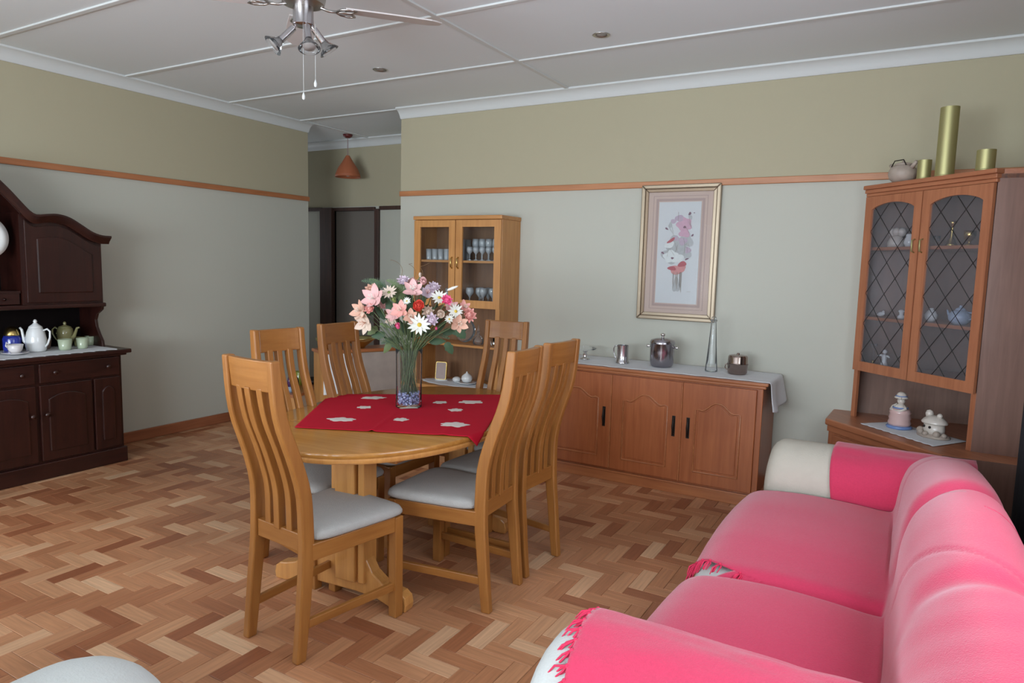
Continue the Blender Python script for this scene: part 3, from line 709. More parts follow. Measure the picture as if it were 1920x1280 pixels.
# ------------------------------------------------------------------ generic helpers for furniture
def rebase(t,loc):
    t.location=loc
    for ch in t.children: ch.location=ch.location-Vector(loc)
def ring_moulding(path,name,mat,par,r=.005,closed=True,label=None):
    g=G(); p=[Vector(v) for v in path]
    if closed: p=p+[p[0]]
    g.tube(p,r,6,cap=False); return g.make(name,mat,par,smooth=True)
def arch_outline(x0,x1,z0,z1,rise,n=14,kind='cathedral'):
    pts=[(x0,z0),(x0,z1)]
    w=x1-x0
    for i in range(1,n):
        t_=i/n
        if kind=='cathedral':
            d=abs(t_-.5)*2; zz=z1+rise*(1-sstep(.08,.72,d))*(1) + rise*.12*(1 if .72<d<.9 else 0)
        else: zz=z1+rise*math.sin(PI*t_)**.8
        pts.append((x0+w*t_,zz))
    pts+=[(x1,z1),(x1,z0)]
    return pts
def framed_door(par,x0,x1,z0,z1,y0,th,st,bot,top,mat,matx,panemat,rise,M=None,name='door'):
    """door in the x-z plane, face at y0 (towards -y), arched glazed opening"""
    poly_l=[(x0,z0),(x0+st,z0),(x0+st,z1),(x0,z1)]
    g=G(); g.box(x0,x0+st,y0,y0+th,z0,z1); g.box(x1-st,x1,y0,y0+th,z0,z1)
    g.box(x0+st,x1-st,y0,y0+th,z0,z0+bot)
    n=14; a,b=x0+st,x1-st
    poly=[(a,z1),(a,z1-top-rise)]+[(a+(b-a)*i/n,z1-top-rise+rise*math.sin(PI*i/n)**.7) for i in range(1,n)]+[(b,z1-top-rise),(b,z1)]
    if rise>0:
        for i in range(n):
            xa,xb=a+(b-a)*i/n,a+(b-a)*(i+1)/n; za=z1-top-rise+rise*math.sin(PI*i/n)**.7; zb=z1-top-rise+rise*math.sin(PI*(i+1)/n)**.7
            g.prism([(xa,za),(xb,zb),(xb,z1),(xa,z1)],y0,y0+th,axis='y')
    else: g.box(a,b,y0,y0+th,z1-top,z1)
    d=g.make(name,mat,par)
    q=G(); q.box(a-.004,b+.004,y0+th*.5,y0+th*.5+.003,z0+bot-.004,z1-top+.0); q.make('pane',panemat,d)
    return d
# ------------------------------------------------------------------ long sideboard
SY=-.47; ST=.765
t=thing('sideboard','','cabinet'); t['label']='long low red-brown oak sideboard with three arched panel doors against the back wall'
g=G(); g.box(2.885,4.365,SY+.012,-.021,.05,ST-.035); g.make('body','sb',t,bevel=.003)
g=G(); g.box(2.875,4.375,SY-.002,-.021,0,.062); g.box(2.872,4.378,SY-.008,-.021,.062,.074); g.make('plinth','sbx',t,bevel=.003)
g=G(); g.box(2.855,4.395,SY-.018,-.001,ST-.018,ST); g.box(2.868,4.382,SY-.006,-.021,ST-.038,ST-.018); g.make('worktop','sbx',t,bevel=.005)
for i,(a,b) in enumerate(((2.925,3.412),(3.420,3.884),(3.892,4.332))):
    g=G(); g.box(a,b,SY-.008,SY+.012,.088,ST-.046); d=g.make('door','sb',t,bevel=.003)
    o_=arch_outline(a+.085,b-.085,.165,.555,.055)
    ring_moulding([(x,SY-.009,z) for x,z in o_],'panel_moulding','sbx',d,.0055)
    g=G(); o2=arch_outline(a+.10,b-.10,.180,.545,.05); g.prism(o2,SY-.013,SY-.007,axis='y'); g.make('raised_panel','sb',d,bevel=.004)
    hx=(b-.042) if i in (0,1) else (a+.042); g=G(); hz=.435
    g.tube([(hx,SY-.008,hz-.055),(hx,SY-.022,hz-.045),(hx,SY-.028,hz),(hx,SY-.022,hz+.045),(hx,SY-.008,hz+.055)],[.006,.005,.0075,.005,.006],8)
    g.box(hx-.010,hx+.010,SY-.011,SY-.007,hz-.066,hz+.066); g.make('handle','iron',d,smooth=True,auto=True)
for a in (3.416,3.888):
    g=G(); g.box(a-.0035,a+.0035,SY-.010,SY,.088,ST-.046); g.make('divider_strip','sbx',t)
rebase(t,(3.62,-.235,0))
# runner on the sideboard, hanging over the right end
def runner(u,v):
    x=lerp(2.93,4.56,u); y=lerp(-.455,-.03,v); z=ST+.003+.0012*ease_noise(x,y,0,14)
    y+= -.010*abs(math.sin(u*38))*(1-v)**6 + .008*abs(math.sin(u*31))*v**6
    if x>4.388:
        d=x-4.388; e=.018
        if d<e*1.57: a=d/e; x=4.388+e*math.sin(a); z-=e*(1-math.cos(a))
        else:
            k=d-e*1.57; z-=e+k*.98; x=4.388+e+.02*math.sin(v*9)*k/.15+.02*k/.15; 
            z-=.035*math.sin(v*PI)*k/.15 - .03*(v-.5)*k/.15
    return Vector((x,y,z))
g=G(); g.grid(runner,150,26); tag(g.make('lace_runner','lace',smooth=True,solid=.0018,fix=False),'long white lace runner on the sideboard, hanging over its right end','runner')
Z=ST+.006
# glass cake stand
t=thing('cake_stand','clear glass cake plate on a small silver figure stem, leftmost thing on the sideboard','cake stand',(3.085,-.245,Z))
g=G(); g.lathe([(0,.068),(.098,.070),(.105,.076),(.106,.080),(.098,.077),(0,.074)],n=40); g.make('plate','crystal',t,smooth=True)
g=G(); g.lathe([(.034,0),(.036,.004),(.018,.010),(.010,.02),(.015,.032),(.010,.044),(.016,.055),(.026,.066),(0,.068)],(.03,0,0),n=16); g.make('stem','silver',t,smooth=True)
# steel mug
t=thing('steel_mug','small flared stainless steel mug with a handle on the sideboard runner','mug',(3.395,-.245,Z))
g=G(); g.openlathe([(0,0),(.047,0),(.047,.006),(.041,.014),(.0385,.05),(.0375,.10),(.039,.122),(.036,.122),(.035,.05),(.036,.012),(0,.010)],n=36); g.make('body','steel',t,smooth=True,auto=True)
g=G(); g.tube([(-.035,0,.112),(-.055,0,.116),(-.066,0,.095),(-.064,0,.06),(-.052,0,.034),(-.036,0,.03)],.004,8); g.make('handle','steel',t,smooth=True)
# ice bucket
t=thing('ice_bucket','round stainless steel ice bucket with lid and two knob handles on the sideboard','ice bucket',(3.669,-.235,Z))
g=G(); g.lathe([(0,0),(.060,0),(.074,.012),(.079,.035),(.0805,.10),(.080,.152),(.082,.156),(0,.156)],n=48); g.make('body','steeld',t,smooth=True,auto=True)
g=G(); g.lathe([(.083,.156),(.083,.166),(.076,.178),(.045,.188),(.014,.190),(0,.190)],n=48); l=g.make('lid','steeld',t,smooth=True,auto=True)
g=G(); g.lathe([(.010,.190),(.007,.198),(.008,.203),(.016,.210),(.016,.217),(.009,.223),(0,.224)],n=20); g.make('knob','silver',l,smooth=True)
for s in (-1,1):
    M=Matrix.Rotation(s*PI/2,4,'Y'); g=G(); g.lathe([(.008,0),(.006,.010),(.011,.018),(.011,.026),(.004,.031),(0,.031)],(s*.079,0,.132),16,M); g.make('knob_handle','silver',t,smooth=True)
# tall glass cone vase
t=thing('glass_vase','tall narrow clear glass cone vase standing in front of the picture corner','vase',(3.998,-.235,Z))
g=G(); g.openlathe([(0,0),(.038,0),(.040,.006),(.036,.04),(.026,.16),(.017,.30),(.015,.318),(.020,.326),(.020,.334),(.013,.332),(.012,.30),(.020,.16),(.030,.05),(.028,.045),(0,.045)],n=36); g.make('glass_body','crystal',t,smooth=True)
g=G(); g.lathe([(.012,.330),(.016,.340),(.013,.352),(0,.354)],n=20); g.make('stopper','crystal',t,smooth=True)
# silver pot
t=thing('silver_pot','squat tarnished silver pot with lid, rightmost on the sideboard','pot',(4.162,-.235,Z))
g=G(); g.lathe([(0,0),(.052,0),(.060,.010),(.062,.055),(.065,.062),(.066,.066),(0,.066)],n=44); g.make('body','tarnish',t,smooth=True,auto=True)
g=G(); g.lathe([(.064,.067),(.061,.074),(.060,.108),(.055,.118),(.030,.123),(.008,.124),(.009,.130),(.006,.134),(0,.134)],n=44); g.make('lid','tarnish',t,smooth=True,auto=True)
g=G(); g.tube([(-.060,0,.06),(-.074,0,.055),(-.078,0,.036),(-.066,0,.022),(-.058,0,.022)],.0035,8); g.make('handle','tarnish',t,smooth=True)

# ------------------------------------------------------------------ framed picture
t=thing('picture','framed watercolour of pink and white blossoms in a champagne gilt frame on the back wall','picture',(3.675,-.02,1.53))
PW,PH=.545,.925; FW=.050
def mitre(g,w,h,fw,y0,y1,side):
    a,b=w/2,h/2
    pts={'l':[(-a,-b),(-a+fw,-b+fw),(-a+fw,b-fw),(-a,b)],'r':[(a,-b),(a,b),(a-fw,b-fw),(a-fw,-b+fw)],'t':[(-a,b),(-a+fw,b-fw),(a-fw,b-fw),(a,b)],'b':[(-a,-b),(a,-b),(a-fw,-b+fw),(-a+fw,-b+fw)]}[side]
    g.prism(pts,y0,y1,axis='y')
for s in 'lrtb':
    g=G(); mitre(g,PW,PH,FW*.55,-.014,.018,s); o=g.make('frame_side','gilt',t,bevel=.006)
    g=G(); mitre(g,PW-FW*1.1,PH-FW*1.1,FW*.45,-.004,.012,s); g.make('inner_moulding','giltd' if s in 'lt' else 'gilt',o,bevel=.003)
g=G(); g.box(-PW/2+FW,PW/2-FW,.004,.010,-PH/2+FW,PH/2-FW); g.make('mount','mat',t)
def frame_line(w,h,lw,y,mat,cx=0,cz=0):
    g=G()
    for s in 'lrtb': mitre(g,w,h,lw,y,y+.0012,s)
    o=g.make('mount_line',mat,t); o.location=(cx,0,cz); return o
frame_line(.375,.775,.004,.0030,'matl'); frame_line(.335,.735,.016,.0028,'matl')
g=G(); g.box(-.145,.145,.0018,.004,-.345,.345); g.make('print','paper',t)
# the painted blossoms, flat on the print
pr_=random.Random(11)
def blob(g,cx,cz,rx,rz,y,n=26,wob=.15,ang=0,ph=0,lob=0):
    vs=[(cx,y,cz)]
    for i in range(n):
        a=2*PI*i/n; r=1+wob*math.sin(3*a+ph)+ (.14*math.cos(lob*a+ph) if lob else 0)
        x,z=rx*math.cos(a)*r,rz*math.sin(a)*r; vs.append((cx+x*math.cos(ang)-z*math.sin(ang),y,cz+x*math.sin(ang)+z*math.cos(ang)))
    g.add(vs,[(0,1+i,1+(i+1)%n) for i in range(n)])
def paintmat(n,c): MT[n]=plain(n,c,.8,var=.12,vscale=60)
for n,c in (('p_pink',(.55,.36,.45)),('p_mauve',(.46,.38,.46)),('p_white',(.62,.66,.66)),('p_grey',(.42,.44,.45)),('p_red',(.42,.13,.15)),('p_rose',(.55,.27,.27)),('p_stem',(.34,.30,.26)),('p_dark',(.22,.14,.18))): paintmat(n,c)
def pl(n,items,y):
    g=G()
    for ii,it in enumerate(items): blob(g,it[0],it[1],it[2],it[3],y-.00007*ii,wob=it[4] if len(it)>4 else .12,ang=it[5] if len(it)>5 else 0,ph=pr_.uniform(0,6),lob=it[6] if len(it)>6 else 0)
    g.make('painted_blossom',n,t,fix=False)
pl('p_grey',[(-.02,.06,.06,.05,.25),(.05,.09,.05,.05,.25),(-.05,-.02,.06,.05,.2),(.04,-.0,.05,.045,.2),(.0,-.22,.025,.05,.2),(-.06,.19,.012,.02,.1),(.075,.24,.012,.017,.1,.5)],.0014)
pl('p_pink',[(.035,.195,.052,.045,.05,0,5),(.04,.135,.036,.03,.2)],.0009)
pl('p_mauve',[(.0,.235,.03,.022,.1),(-.04,.215,.02,.015,.1),(.07,.02,.02,.02,.2),(.03,.08,.03,.025,.2),(-.02,.10,.02,.015,.2)],.0004)
pl('p_white',[(-.045,-.025,.052,.042,.05,0,5),(.015,-.035,.03,.028,.1),(-.06,.055,.035,.02,.1,.4)],-.0001)
pl('p_red',[(-.05,.085,.032,.010,.1,.6),(.035,-.075,.030,.018,.1,.3),(-.035,-.105,.03,.014,.1,-.1)],-.0011)
pl('p_rose',[(.0,-.115,.050,.030,.12),(.03,-.10,.03,.022,.1)],-.0006)
pl('p_dark',[(.04,.175,.010,.008),(-.035,-.035,.010,.007),(.07,.265,.008,.012,.1,-.5),(-.085,.165,.012,.006,.1,-.6),(.095,.12,.011,.006,.1,.7),(-.105,.0,.012,.006,.1,-.5),(.065,-.04,.014,.005,.1,.4),(.10,.27,.005,.003)],-.0016)
g=G()
for k in range(16):
    a=pr_.uniform(-1,1); x=.005+a*.03; z1_=-.13; z2_=-.20-pr_.random()*.07; g.box(x-.0007,x+.0007,-.0022,-.0018,z2_,z1_,None)
for k in range(14):
    x=pr_.uniform(-.08,.08); z=pr_.uniform(-.02,.26); M=Matrix.Translation((x,0,z))@Matrix.Rotation(pr_.uniform(-.7,.7),4,'Y'); g.box(-.0006,.0006,-.0024,-.0019,-.03,.03,M)
g.box(.075,.10,.0006,.0012,-.262,-.260); g.make('painted_stems','p_stem',t)
g=G(); g.box(-PW/2+FW*.9,PW/2-FW*.9,-.0065,-.0055,-PH/2+FW*.9,PH/2-FW*.9); g.make('glazing','picglass',t)

# ------------------------------------------------------------------ glass display cabinet (left part of the back wall)
t=thing('glass_cabinet','tall narrow oak display cabinet with two glazed doors, left of the picture','cabinet')
X0_,X1_,YF,ZT=1.615,2.425,-.29,1.785
for x in (X0_,X1_-.02):
    g=G(); g.box(x,x+.02,YF+.018,0,.475,ZT-.03); g.make('side_panel','cab',t,bevel=.002)
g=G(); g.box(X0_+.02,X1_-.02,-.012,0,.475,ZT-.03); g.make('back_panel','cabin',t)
g=G(); g.box(X0_-.006,X1_+.006,YF-.006,0,ZT-.03,ZT); g.make('top','cabx',t,bevel=.005)
for z,m in ((1.445,'cabx'),(1.10,'cabx'),(.792,'cabx')):
    g=G(); g.box(X0_+.02,X1_-.02,YF+.022,-.012,z-.018,z); g.make('shelf',m,t,bevel=.002)
g=G(); g.box(X0_,X0_+.035,YF,YF+.018,.475,1.085); g.box(X1_-.035,X1_,YF,YF+.018,.475,1.085); g.make('face_frame','cab',t)
g=G(); g.box(X0_-.02,X1_+.02,-.42,0,.445,.475); g.make('counter','cabx',t,bevel=.006)
g=G(); g.box(X0_,X1_,-.40,0,0,.445); bd=g.make('base','cab',t,bevel=.003)
for a,b in ((X0_+.01,2.016),(2.024,X1_-.01)):
    g=G(); g.box(a,b,-.416,-.398,.05,.43); d=g.make('door','cab',t,bevel=.003)
    g=G(); g.tube([(2.02+(-.04 if a<1.9 else .04),-.416,.30),(2.02+(-.04 if a<1.9 else .04),-.435,.27),(2.02+(-.04 if a<1.9 else .04),-.416,.24)],.004,8); g.make('handle','brass',d,smooth=True)
for i,(a,b) in enumerate(((X0_+.002,2.012),(2.018,X1_-.002))):
    d=framed_door(t,a,b,1.085,ZT-.034,YF,.018,.058,.058,.052,'cab','cabx','pane',0)
    hx=b-.026 if i==0 else a+.026
    g=G(); hz=1.425
    g.tube([(hx,YF,hz-.042),(hx,YF-.018,hz-.030),(hx,YF-.020,hz+.030),(hx,YF,hz+.042)],[.006,.005,.005,.006],8); g.make('handle','brass',d,smooth=True)
rebase(t,(2.02,-.15,0))
def glassware(kind,x,y,z,h,r,label,group,mat='glassware'):
    g=G()
    if kind=='tumbler': pr=[(0,0),(r*.82,0),(r*.85,.004),(r,h),(r*.93,h),(r*.78,.012),(0,.010)]
    elif kind=='wine': pr=[(0,0),(r*.85,0),(r*.8,.004),(r*.12,.010),(r*.10,h*.42),(r*.35,h*.50),(r*.95,h*.68),(r,h*.85),(r*.85,h),(r*.80,h),(r*.92,h*.8),(r*.3,h*.53),(0,h*.51)]
    elif kind=='flute': pr=[(0,0),(r,0),(r*.9,.004),(r*.15,.010),(r*.13,h*.3),(r*.6,h*.45),(r*.75,h),(r*.68,h),(r*.5,h*.5),(0,h*.42)]
    g.openlathe(pr,(0,0,0),16); o=g.make({'tumbler':'tumbler','wine':'wine_glass','flute':'champagne_glass'}[kind],mat,smooth=True)
    o.location=(x,y,z); tag(o,label,'glass',group); return o
gr=random.Random(5)
proto={}
ORD=['leftmost','second from left','third from left','fourth from left','fifth from left']
def gl_copy(kind,h,r,label,group,spots,z):
    rows=sorted(set(round(y,3) for x,y in spots)); proto_=None
    for (x,y) in spots:
        row=[q for q in sorted(spots) if abs(q[1]-y)<1e-4]; ci_=[q[0] for q in row].index(x)
        rn='' if len(rows)==1 else {0:' of the front row',1:' of the second row' if len(rows)>2 else ' of the back row',2:' of the third row',3:' of the back row'}[rows.index(round(y,3))]
        lb=label.replace('@',(ORD[ci_] if len(row)>1 else 'single one')+rn)
        if proto_ is None: proto_=glassware(kind,x,y,z,h,r,lb,group)
        else:
            o=proto_.copy(); C.objects.link(o); o.location=(x,y,z); o['label']=lb
gl_copy('tumbler',.085,.026,'short tumbler on the upper cabinet shelf, @','short tumblers behind the left glass door',[(1.70+.058*i,y) for i in range(4) for y in (-.20,-.13,-.065)],1.446)
gl_copy('tumbler',.165,.027,'tall tumbler on the upper cabinet shelf, @','tall tumblers behind the left glass door',[(1.935,-.20),(1.99,-.16),(1.94,-.13),(1.985,-.07)],1.446)
gl_copy('wine',.170,.029,'wine glass on the upper cabinet shelf, @','wine glasses on the upper cabinet shelf',[(2.08+.062*i,-.10) for i in range(5)]+[(2.10+.062*i,-.045) for i in range(4)],1.446)
gl_copy('wine',.105,.025,'small sherry glass on the upper cabinet shelf, @','sherry glasses on the upper cabinet shelf',[(2.09+.058*i,-.20) for i in range(5)],1.446)
gl_copy('tumbler',.12,.026,'straight glass on the lower cabinet shelf, @','straight glasses on the lower cabinet shelf',[(1.86,-.15),(1.92,-.12)],1.101)
gl_copy('wine',.135,.031,'wine glass on the lower cabinet shelf, @','wine glasses on the lower cabinet shelf',[(2.09,-.19),(2.155,-.15),(2.215,-.19),(2.275,-.15),(2.33,-.19)],1.101)
gl_copy('flute',.135,.024,'small stem glass on the lower cabinet shelf, @','stem glasses on the lower cabinet shelf',[(2.12,-.07),(2.18,-.06),(2.24,-.07),(2.30,-.06)],1.101)
# things in the open niche
zn=.793
t=thing('decanter','cut glass decanter with a long pointed stopper in the open niche of the glass cabinet','decanter',(2.165,-.17,zn))
g=G(); g.openlathe([(0,0),(.038,0),(.043,.012),(.042,.035),(.028,.06),(.012,.075),(.010,.10),(.014,.104),(.008,.104),(.007,.07),(.024,.055),(.036,.03),(.034,.01),(0,.008)],n=14); g.make('body','crystal',t,smooth=True)
g=G(); g.lathe([(.006,.098),(.011,.112),(.006,.125),(.003,.15),(0,.155)],n=10); g.make('stopper','crystal',t,smooth=True)
t=thing('salt_mill','small black and silver bottle shaped ornament at the right end of the open niche','ornament',(2.315,-.17,zn))
g=G(); g.lathe([(.016,0),(.018,.01),(.018,.03),(.010,.036),(0,.036)],n=20); g.make('base','silver',t,smooth=True)
g=G(); g.lathe([(.013,.034),(.014,.09),(.010,.105),(0,.107)],n=20); g.make('neck','iron',t,smooth=True)
t=thing('glass_plate','clear round glass plate standing on edge in the open niche, half behind the flowers','plate',(2.03,-.13,zn))
g=G(); M=Matrix.Translation((0,0,.092))@Matrix.Rotation(R_(78),4,'X'); g.lathe([(0,0),(.055,.002),(.09,.014),(.092,.018),(.086,.016),(.055,.006),(0,.004)],n=40,M=M); g.make('disc','crystal',t,smooth=True)
t=thing('letter_knife','thin white pointed blade leaning in the open niche beside the decanter','knife',(2.24,-.16,zn))
g=G(); g.tube([(.045,0,.0),(.0,.015,.075),(-.03,.03,.15)],[.005,.007,.001],8); g.make('blade','porc',t,smooth=True)
# lower niche
zc=.476
t=thing('lace_doily','','doily')
g=G(); n=64; vs=[(0,0,.002)]
for i in range(n):
    a=2*PI*i/n; r=1+.05*abs(math.sin(a*8)); vs+=[(.30*math.cos(a)*.97,.13*math.sin(a)*.97,.0025),(.31*math.cos(a)*r,.14*math.sin(a)*r,.0015)]
fs=[]
for i in range(n):
    j=(i+1)%n; fs+=[(0,1+2*i,1+2*j),(1+2*i,2+2*i,2+2*j,1+2*j)]
g.add(vs,fs); o=g.make('lace_edge','lace',t,smooth=True,fix=False,solid=.0015); t.location=(2.01,-.235,zc+.001); t['label']='oval white lace doily with scalloped edge in the bottom niche of the glass cabinet'
t=thing('clock','small upright grey clock face in a gold frame with rounded corners, in the bottom niche','clock',(1.85,-.22,zc+.004),R_(12))
def rrect(w,h,r,n=6):
    p=[]
    for cx,cz,a0 in ((w/2-r,h/2-r,0),(-w/2+r,h/2-r,90),(-w/2+r,-h/2+r,180),(w/2-r,-h/2+r,270)):
        for i in range(n+1): a=R_(a0+90*i/n); p.append((cx+r*math.cos(a),cz+r*math.sin(a)))
    return p
M=Matrix.Translation((0,0,.078))@Matrix.Rotation(R_(-8),4,'X')
g=G(); g.prism(rrect(.098,.148,.014),-.008,.012,M,'y'); g.make('case','brass',t,bevel=.003)
g=G(); g.prism(rrect(.084,.134,.010),-.0095,-.0075,M,'y'); g.make('dial','matl',t)
g=G(); g.lathe([(.052,0),(.056,.006),(.050,.010),(0,.010)],n=24,sy=.6); g.make('foot_dish','porc',t,smooth=True)
t=thing('lidded_pot','round white porcelain pot with a pointed lid in the glass cabinet bottom niche','pot',(2.105,-.23,zc+.004))
g=G(); g.lathe([(0,0),(.05,0),(.085,.014),(.088,.018),(.05,.010),(0,.008)],n=36); g.make('saucer','porc',t,smooth=True)
g=G(); g.lathe([(.020,.010),(.036,.020),(.045,.042),(.040,.062),(.026,.075),(.008,.086),(.005,.098),(0,.100)],n=32); g.make('pot','porc',t,smooth=True)
t=thing('small_bowl','small greenish white lidded bowl left of the pointed white pot','bowl',(2.005,-.225,zc+.004))
g=G(); g.lathe([(0,0),(.018,0),(.032,.012),(.035,.026),(.030,.038),(.012,.046),(0,.047)],n=28); g.make('bowl','porc',t,smooth=True)

# ------------------------------------------------------------------ cloth-covered side cabinet and low table at the opening
def corner_box(name,label,cat,A,Bp,depth,zt,topmat,front,thick=.03):
    A=Vector(A); Bv=Vector(Bp); d=(Bv-A); L=d.length; ang=math.atan2(d.y,d.x)
    t=thing(name,label,cat,(A.x,A.y,0),ang); return t,L
t,L=corner_box('side_cabinet','waist high cabinet with a brown wooden top and pale covered front, before the hallway opening','cabinet',(1.055,-.735),(1.345,-.10),.4,.7,None,None)
g=G(); g.box(-.015,L+.02,-.015,.21,.675,.70); g.make('top','sbx',t,bevel=.005)
g=G(); g.box(0,L,.012,.20,0,.675); g.make('body','cab',t,bevel=.003)
g=G(); g.box(.012,L*.36,0,.012,.34,.668); g.make('reflection_panel','reflpanel',t,bevel=.003,label='panel painted white as a window reflection')
g=G(); g.box(L*.36+.006,L-.01,0,.012,.30,.668); g.make('mottled_panel','mottle',t,bevel=.003,label='mottled beige panel')
g=G(); g.box(.012,L-.01,0,.012,.04,.29); g.make('lower_panel','cab',t,bevel=.003)
t=thing('brass_bowl','shallow shiny brass bowl on the side cabinet behind the flowers','bowl',(1.13,-.38,.701))
g=G(); g.lathe([(0,0),(.04,0),(.045,.012),(.07,.03),(.125,.075),(.135,.088),(.122,.080),(.06,.03),(0,.022)],n=36); g.make('bowl','gold2',t,smooth=True)
t=thing('brass_dish','crinkled gold dish at the left end of the side cabinet, seen through the chair slats','dish',(1.02,-.63,.701))
g=G(); 
def dish(u,v):
    a=2*PI*u; r=.10*v; return Vector((r*math.cos(a),r*math.sin(a),.003+.085*v*v+.010*math.sin(a*9)*v))
g.grid(dish,45,8,closeu=True); g.make('dish','gold2',t,smooth=True,solid=.003,fix=False)
t,L=corner_box('low_table','low cream sided table with a brown top, at the end of the left wall','table',(.72,-.34),(.95,-.905),.4,.36,None,None)
t.rotation_euler.z=math.atan2(-1.08,.44)
g=G(); g.box(-.01,L+.01,-.36,.01,.335,.36); g.make('top','sbx',t,bevel=.004)
g=G(); g.box(.01,L-.01,-.012,0,.05,.335); g.make('front_panel','creamw',t,bevel=.003)
g=G(); g.box(.01,L-.01,-.35,-.012,.03,.335); g.make('body','cab',t)
def on_low(f,back): 
    a=Vector((.72,-.34)); b=Vector((.95,-.905)); d=(b-a).normalized(); n=Vector((-d.y,d.x)); n=-n if n.x>0 else n
    return a+(b-a)*f+n*back
p=on_low(.12,.10); t=thing('serving_tray','dark oval tray with a raised rim on the right end of the low table','tray',(p.x,p.y,.361))
g=G(); g.openlathe([(0,.0),(.085,0),(.10,.012),(.105,.035),(.10,.035),(.095,.014),(0,.006)],n=40); g.make('tray','iron',t,smooth=True)
p=on_low(.32,.17); t=thing('green_pot','yellow green glazed pot standing by the dark tray','pot',(p.x,p.y,.361))
g=G(); g.lathe([(0,0),(.035,0),(.05,.03),(.052,.07),(.040,.10),(.044,.115),(.038,.115),(.034,.10),(0,.02)],n=28); g.make('pot',plain('lime_glaze',(.22,.24,.03),.25,coat=.4),t,smooth=True)
p=on_low(.66,.12); t=thing('brown_bottle','dark brown round-shouldered bottle on the low table','bottle',(p.x,p.y,.361))
g=G(); g.lathe([(0,0),(.034,0),(.038,.01),(.038,.07),(.028,.10),(.012,.115),(.012,.15),(.015,.155),(0,.157)],n=24); g.make('glass_body',plain('brown_bottle',(.03,.008,.004),.15,coat=.5),t,smooth=True)
p=on_low(.86,.10); t=thing('blue_bottle','slim purple bottle with a pale blue foot on the low table','bottle',(p.x,p.y,.361))
g=G(); g.lathe([(0,0),(.030,0),(.032,.02),(.026,.045),(0,.045)],n=24); g.make('foot',plain('pale_blue',(.25,.34,.45),.4),t,smooth=True)
g=G(); g.lathe([(.020,.044),(.018,.09),(.010,.13),(.010,.16),(0,.162)],n=24); g.make('neck',plain('purple_glass',(.08,.03,.10),.2),t,smooth=True)

# ------------------------------------------------------------------ oak corner unit with leaded glass doors
CL=(4.82,-.16,0); t=thing('corner_cabinet','tall oak corner cabinet with two arched leaded glass doors','cabinet',CL,R_(-45))
W=.80
def loc(x,y): # world -> cabinet local
    dx,dy=x-CL[0],y-CL[1]; s=2**-.5; return (dx*s-dy*s, dx*s+dy*s)
LB=loc(4.82,0); RB=loc(XR,-.726); KC=loc(XR,0); e=.02
up_poly=[(0,0),(W,0),RB,KC,LB]
def edge_panel(name,a,b,z0,z1,th,mat,inner=True,bev=0):
    a=Vector(a);b=Vector(b); d=(b-a).normalized(); n=Vector((-d.y,d.x))*th
    g=G(); g.prism([tuple(a),tuple(b),tuple(b+n),tuple(a+n)],z0,z1); return g.make(name,mat,t,bevel=bev)
ZB,ZU=.575,1.90
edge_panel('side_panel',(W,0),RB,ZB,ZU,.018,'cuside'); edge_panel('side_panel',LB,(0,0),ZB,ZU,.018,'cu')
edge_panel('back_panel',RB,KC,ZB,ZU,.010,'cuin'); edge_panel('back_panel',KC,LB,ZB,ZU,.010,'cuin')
g=G(); g.prism([(.0,.0),(W,.0),RB,KC,LB],ZU-.02,ZU); g.make('top','cux',t)
# stepped crown along the front
def crown(z0,z1,out,name='crown_moulding'):
    g=G(); g.prism([(-.0-out*.4,-out),(W+out*.4,-out),(W+.0+out*.4,.02),(-.0-out*.4,.02)],z0,z1); return g
g=crown(1.862,1.880,.012); g2=crown(1.880,1.902,.020); g3=crown(1.902,1.925,.030); g.add(g2.v,g2.f); g.add(g3.v,g3.f); g.make('crown_moulding','cux',t,bevel=.004)
g=G(); g.prism([(.01,.0),(W-.01,.0),(RB[0]-.01,RB[1]),(KC[0],KC[1]-.014),(LB[0]+.01,LB[1])],ZU,1.925-.002); g.make('top_cover','cux',t)
ins=[(.022,.02),(W-.022,.02),(RB[0]-.03,RB[1]-.002),(KC[0],KC[1]-.018),(LB[0]+.03,LB[1]-.002)]
for z in (1.575,1.175,.875):
    g=G(); g.prism(ins,z-.018,z); g.make('shelf','cux',t,bevel=.002)
for a in (0,W-.028):
    g=G(); g.box(a,a+.028,-.002,.018,ZB,.862); g.make('front_post','cux' if False else 'cu',t,bevel=.002)
for i,(a,b) in enumerate(((.004,.396),(.402,.796))):
    d=framed_door(t,a,b,.858,1.860,-.018,.018,.048,.055,.040,'cu','cux','pane2',.035)
    # lead diamonds
    g=G(); xa,xb,za,zb=a+.046,b-.046,.912,1.815; sl=1.28; st_=.175
    import itertools
    def clipseg(c,s):
        # z = s*sl*(x-xa)+c
        pts=[]
        for x in (xa,xb):
            z=s*sl*(x-xa)+c
            if za<=z<=zb: pts.append((x,z))
        for z in (za,zb):
            x=xa+(z-c)/(s*sl)
            if xa<x<xb: pts.append((x,z))
        return pts[:2] if len(pts)>=2 else None
    k=za-1.0
    while k<zb+1.0:
        for s in (-1,1):
            q=clipseg(k,s)
            if q:
                (x0,z0),(x1,z1)=q
                def top(x): return 1.860-.04-.035+.035*max(0,math.sin(PI*(x-xa)/(xb-xa)))**.7
                if z0>top(x0): z0=top(x0)+.004
                if z1>top(x1): z1=top(x1)+.004
                g.tube([(x0,-.0105,z0),(x1,-.0105,z1)],.0016,5)
        k+=st_
    g.make('lead_lines','iron',d)
    hx=b-.022 if i==0 else a+.022; hz=1.575
    g=G(); g.tube([(hx,-.018,hz-.035),(hx,-.036,hz-.028),(hx,-.038,hz+.028),(hx,-.018,hz+.035)],.004,8); g.make('handle','brassd',d,smooth=True)
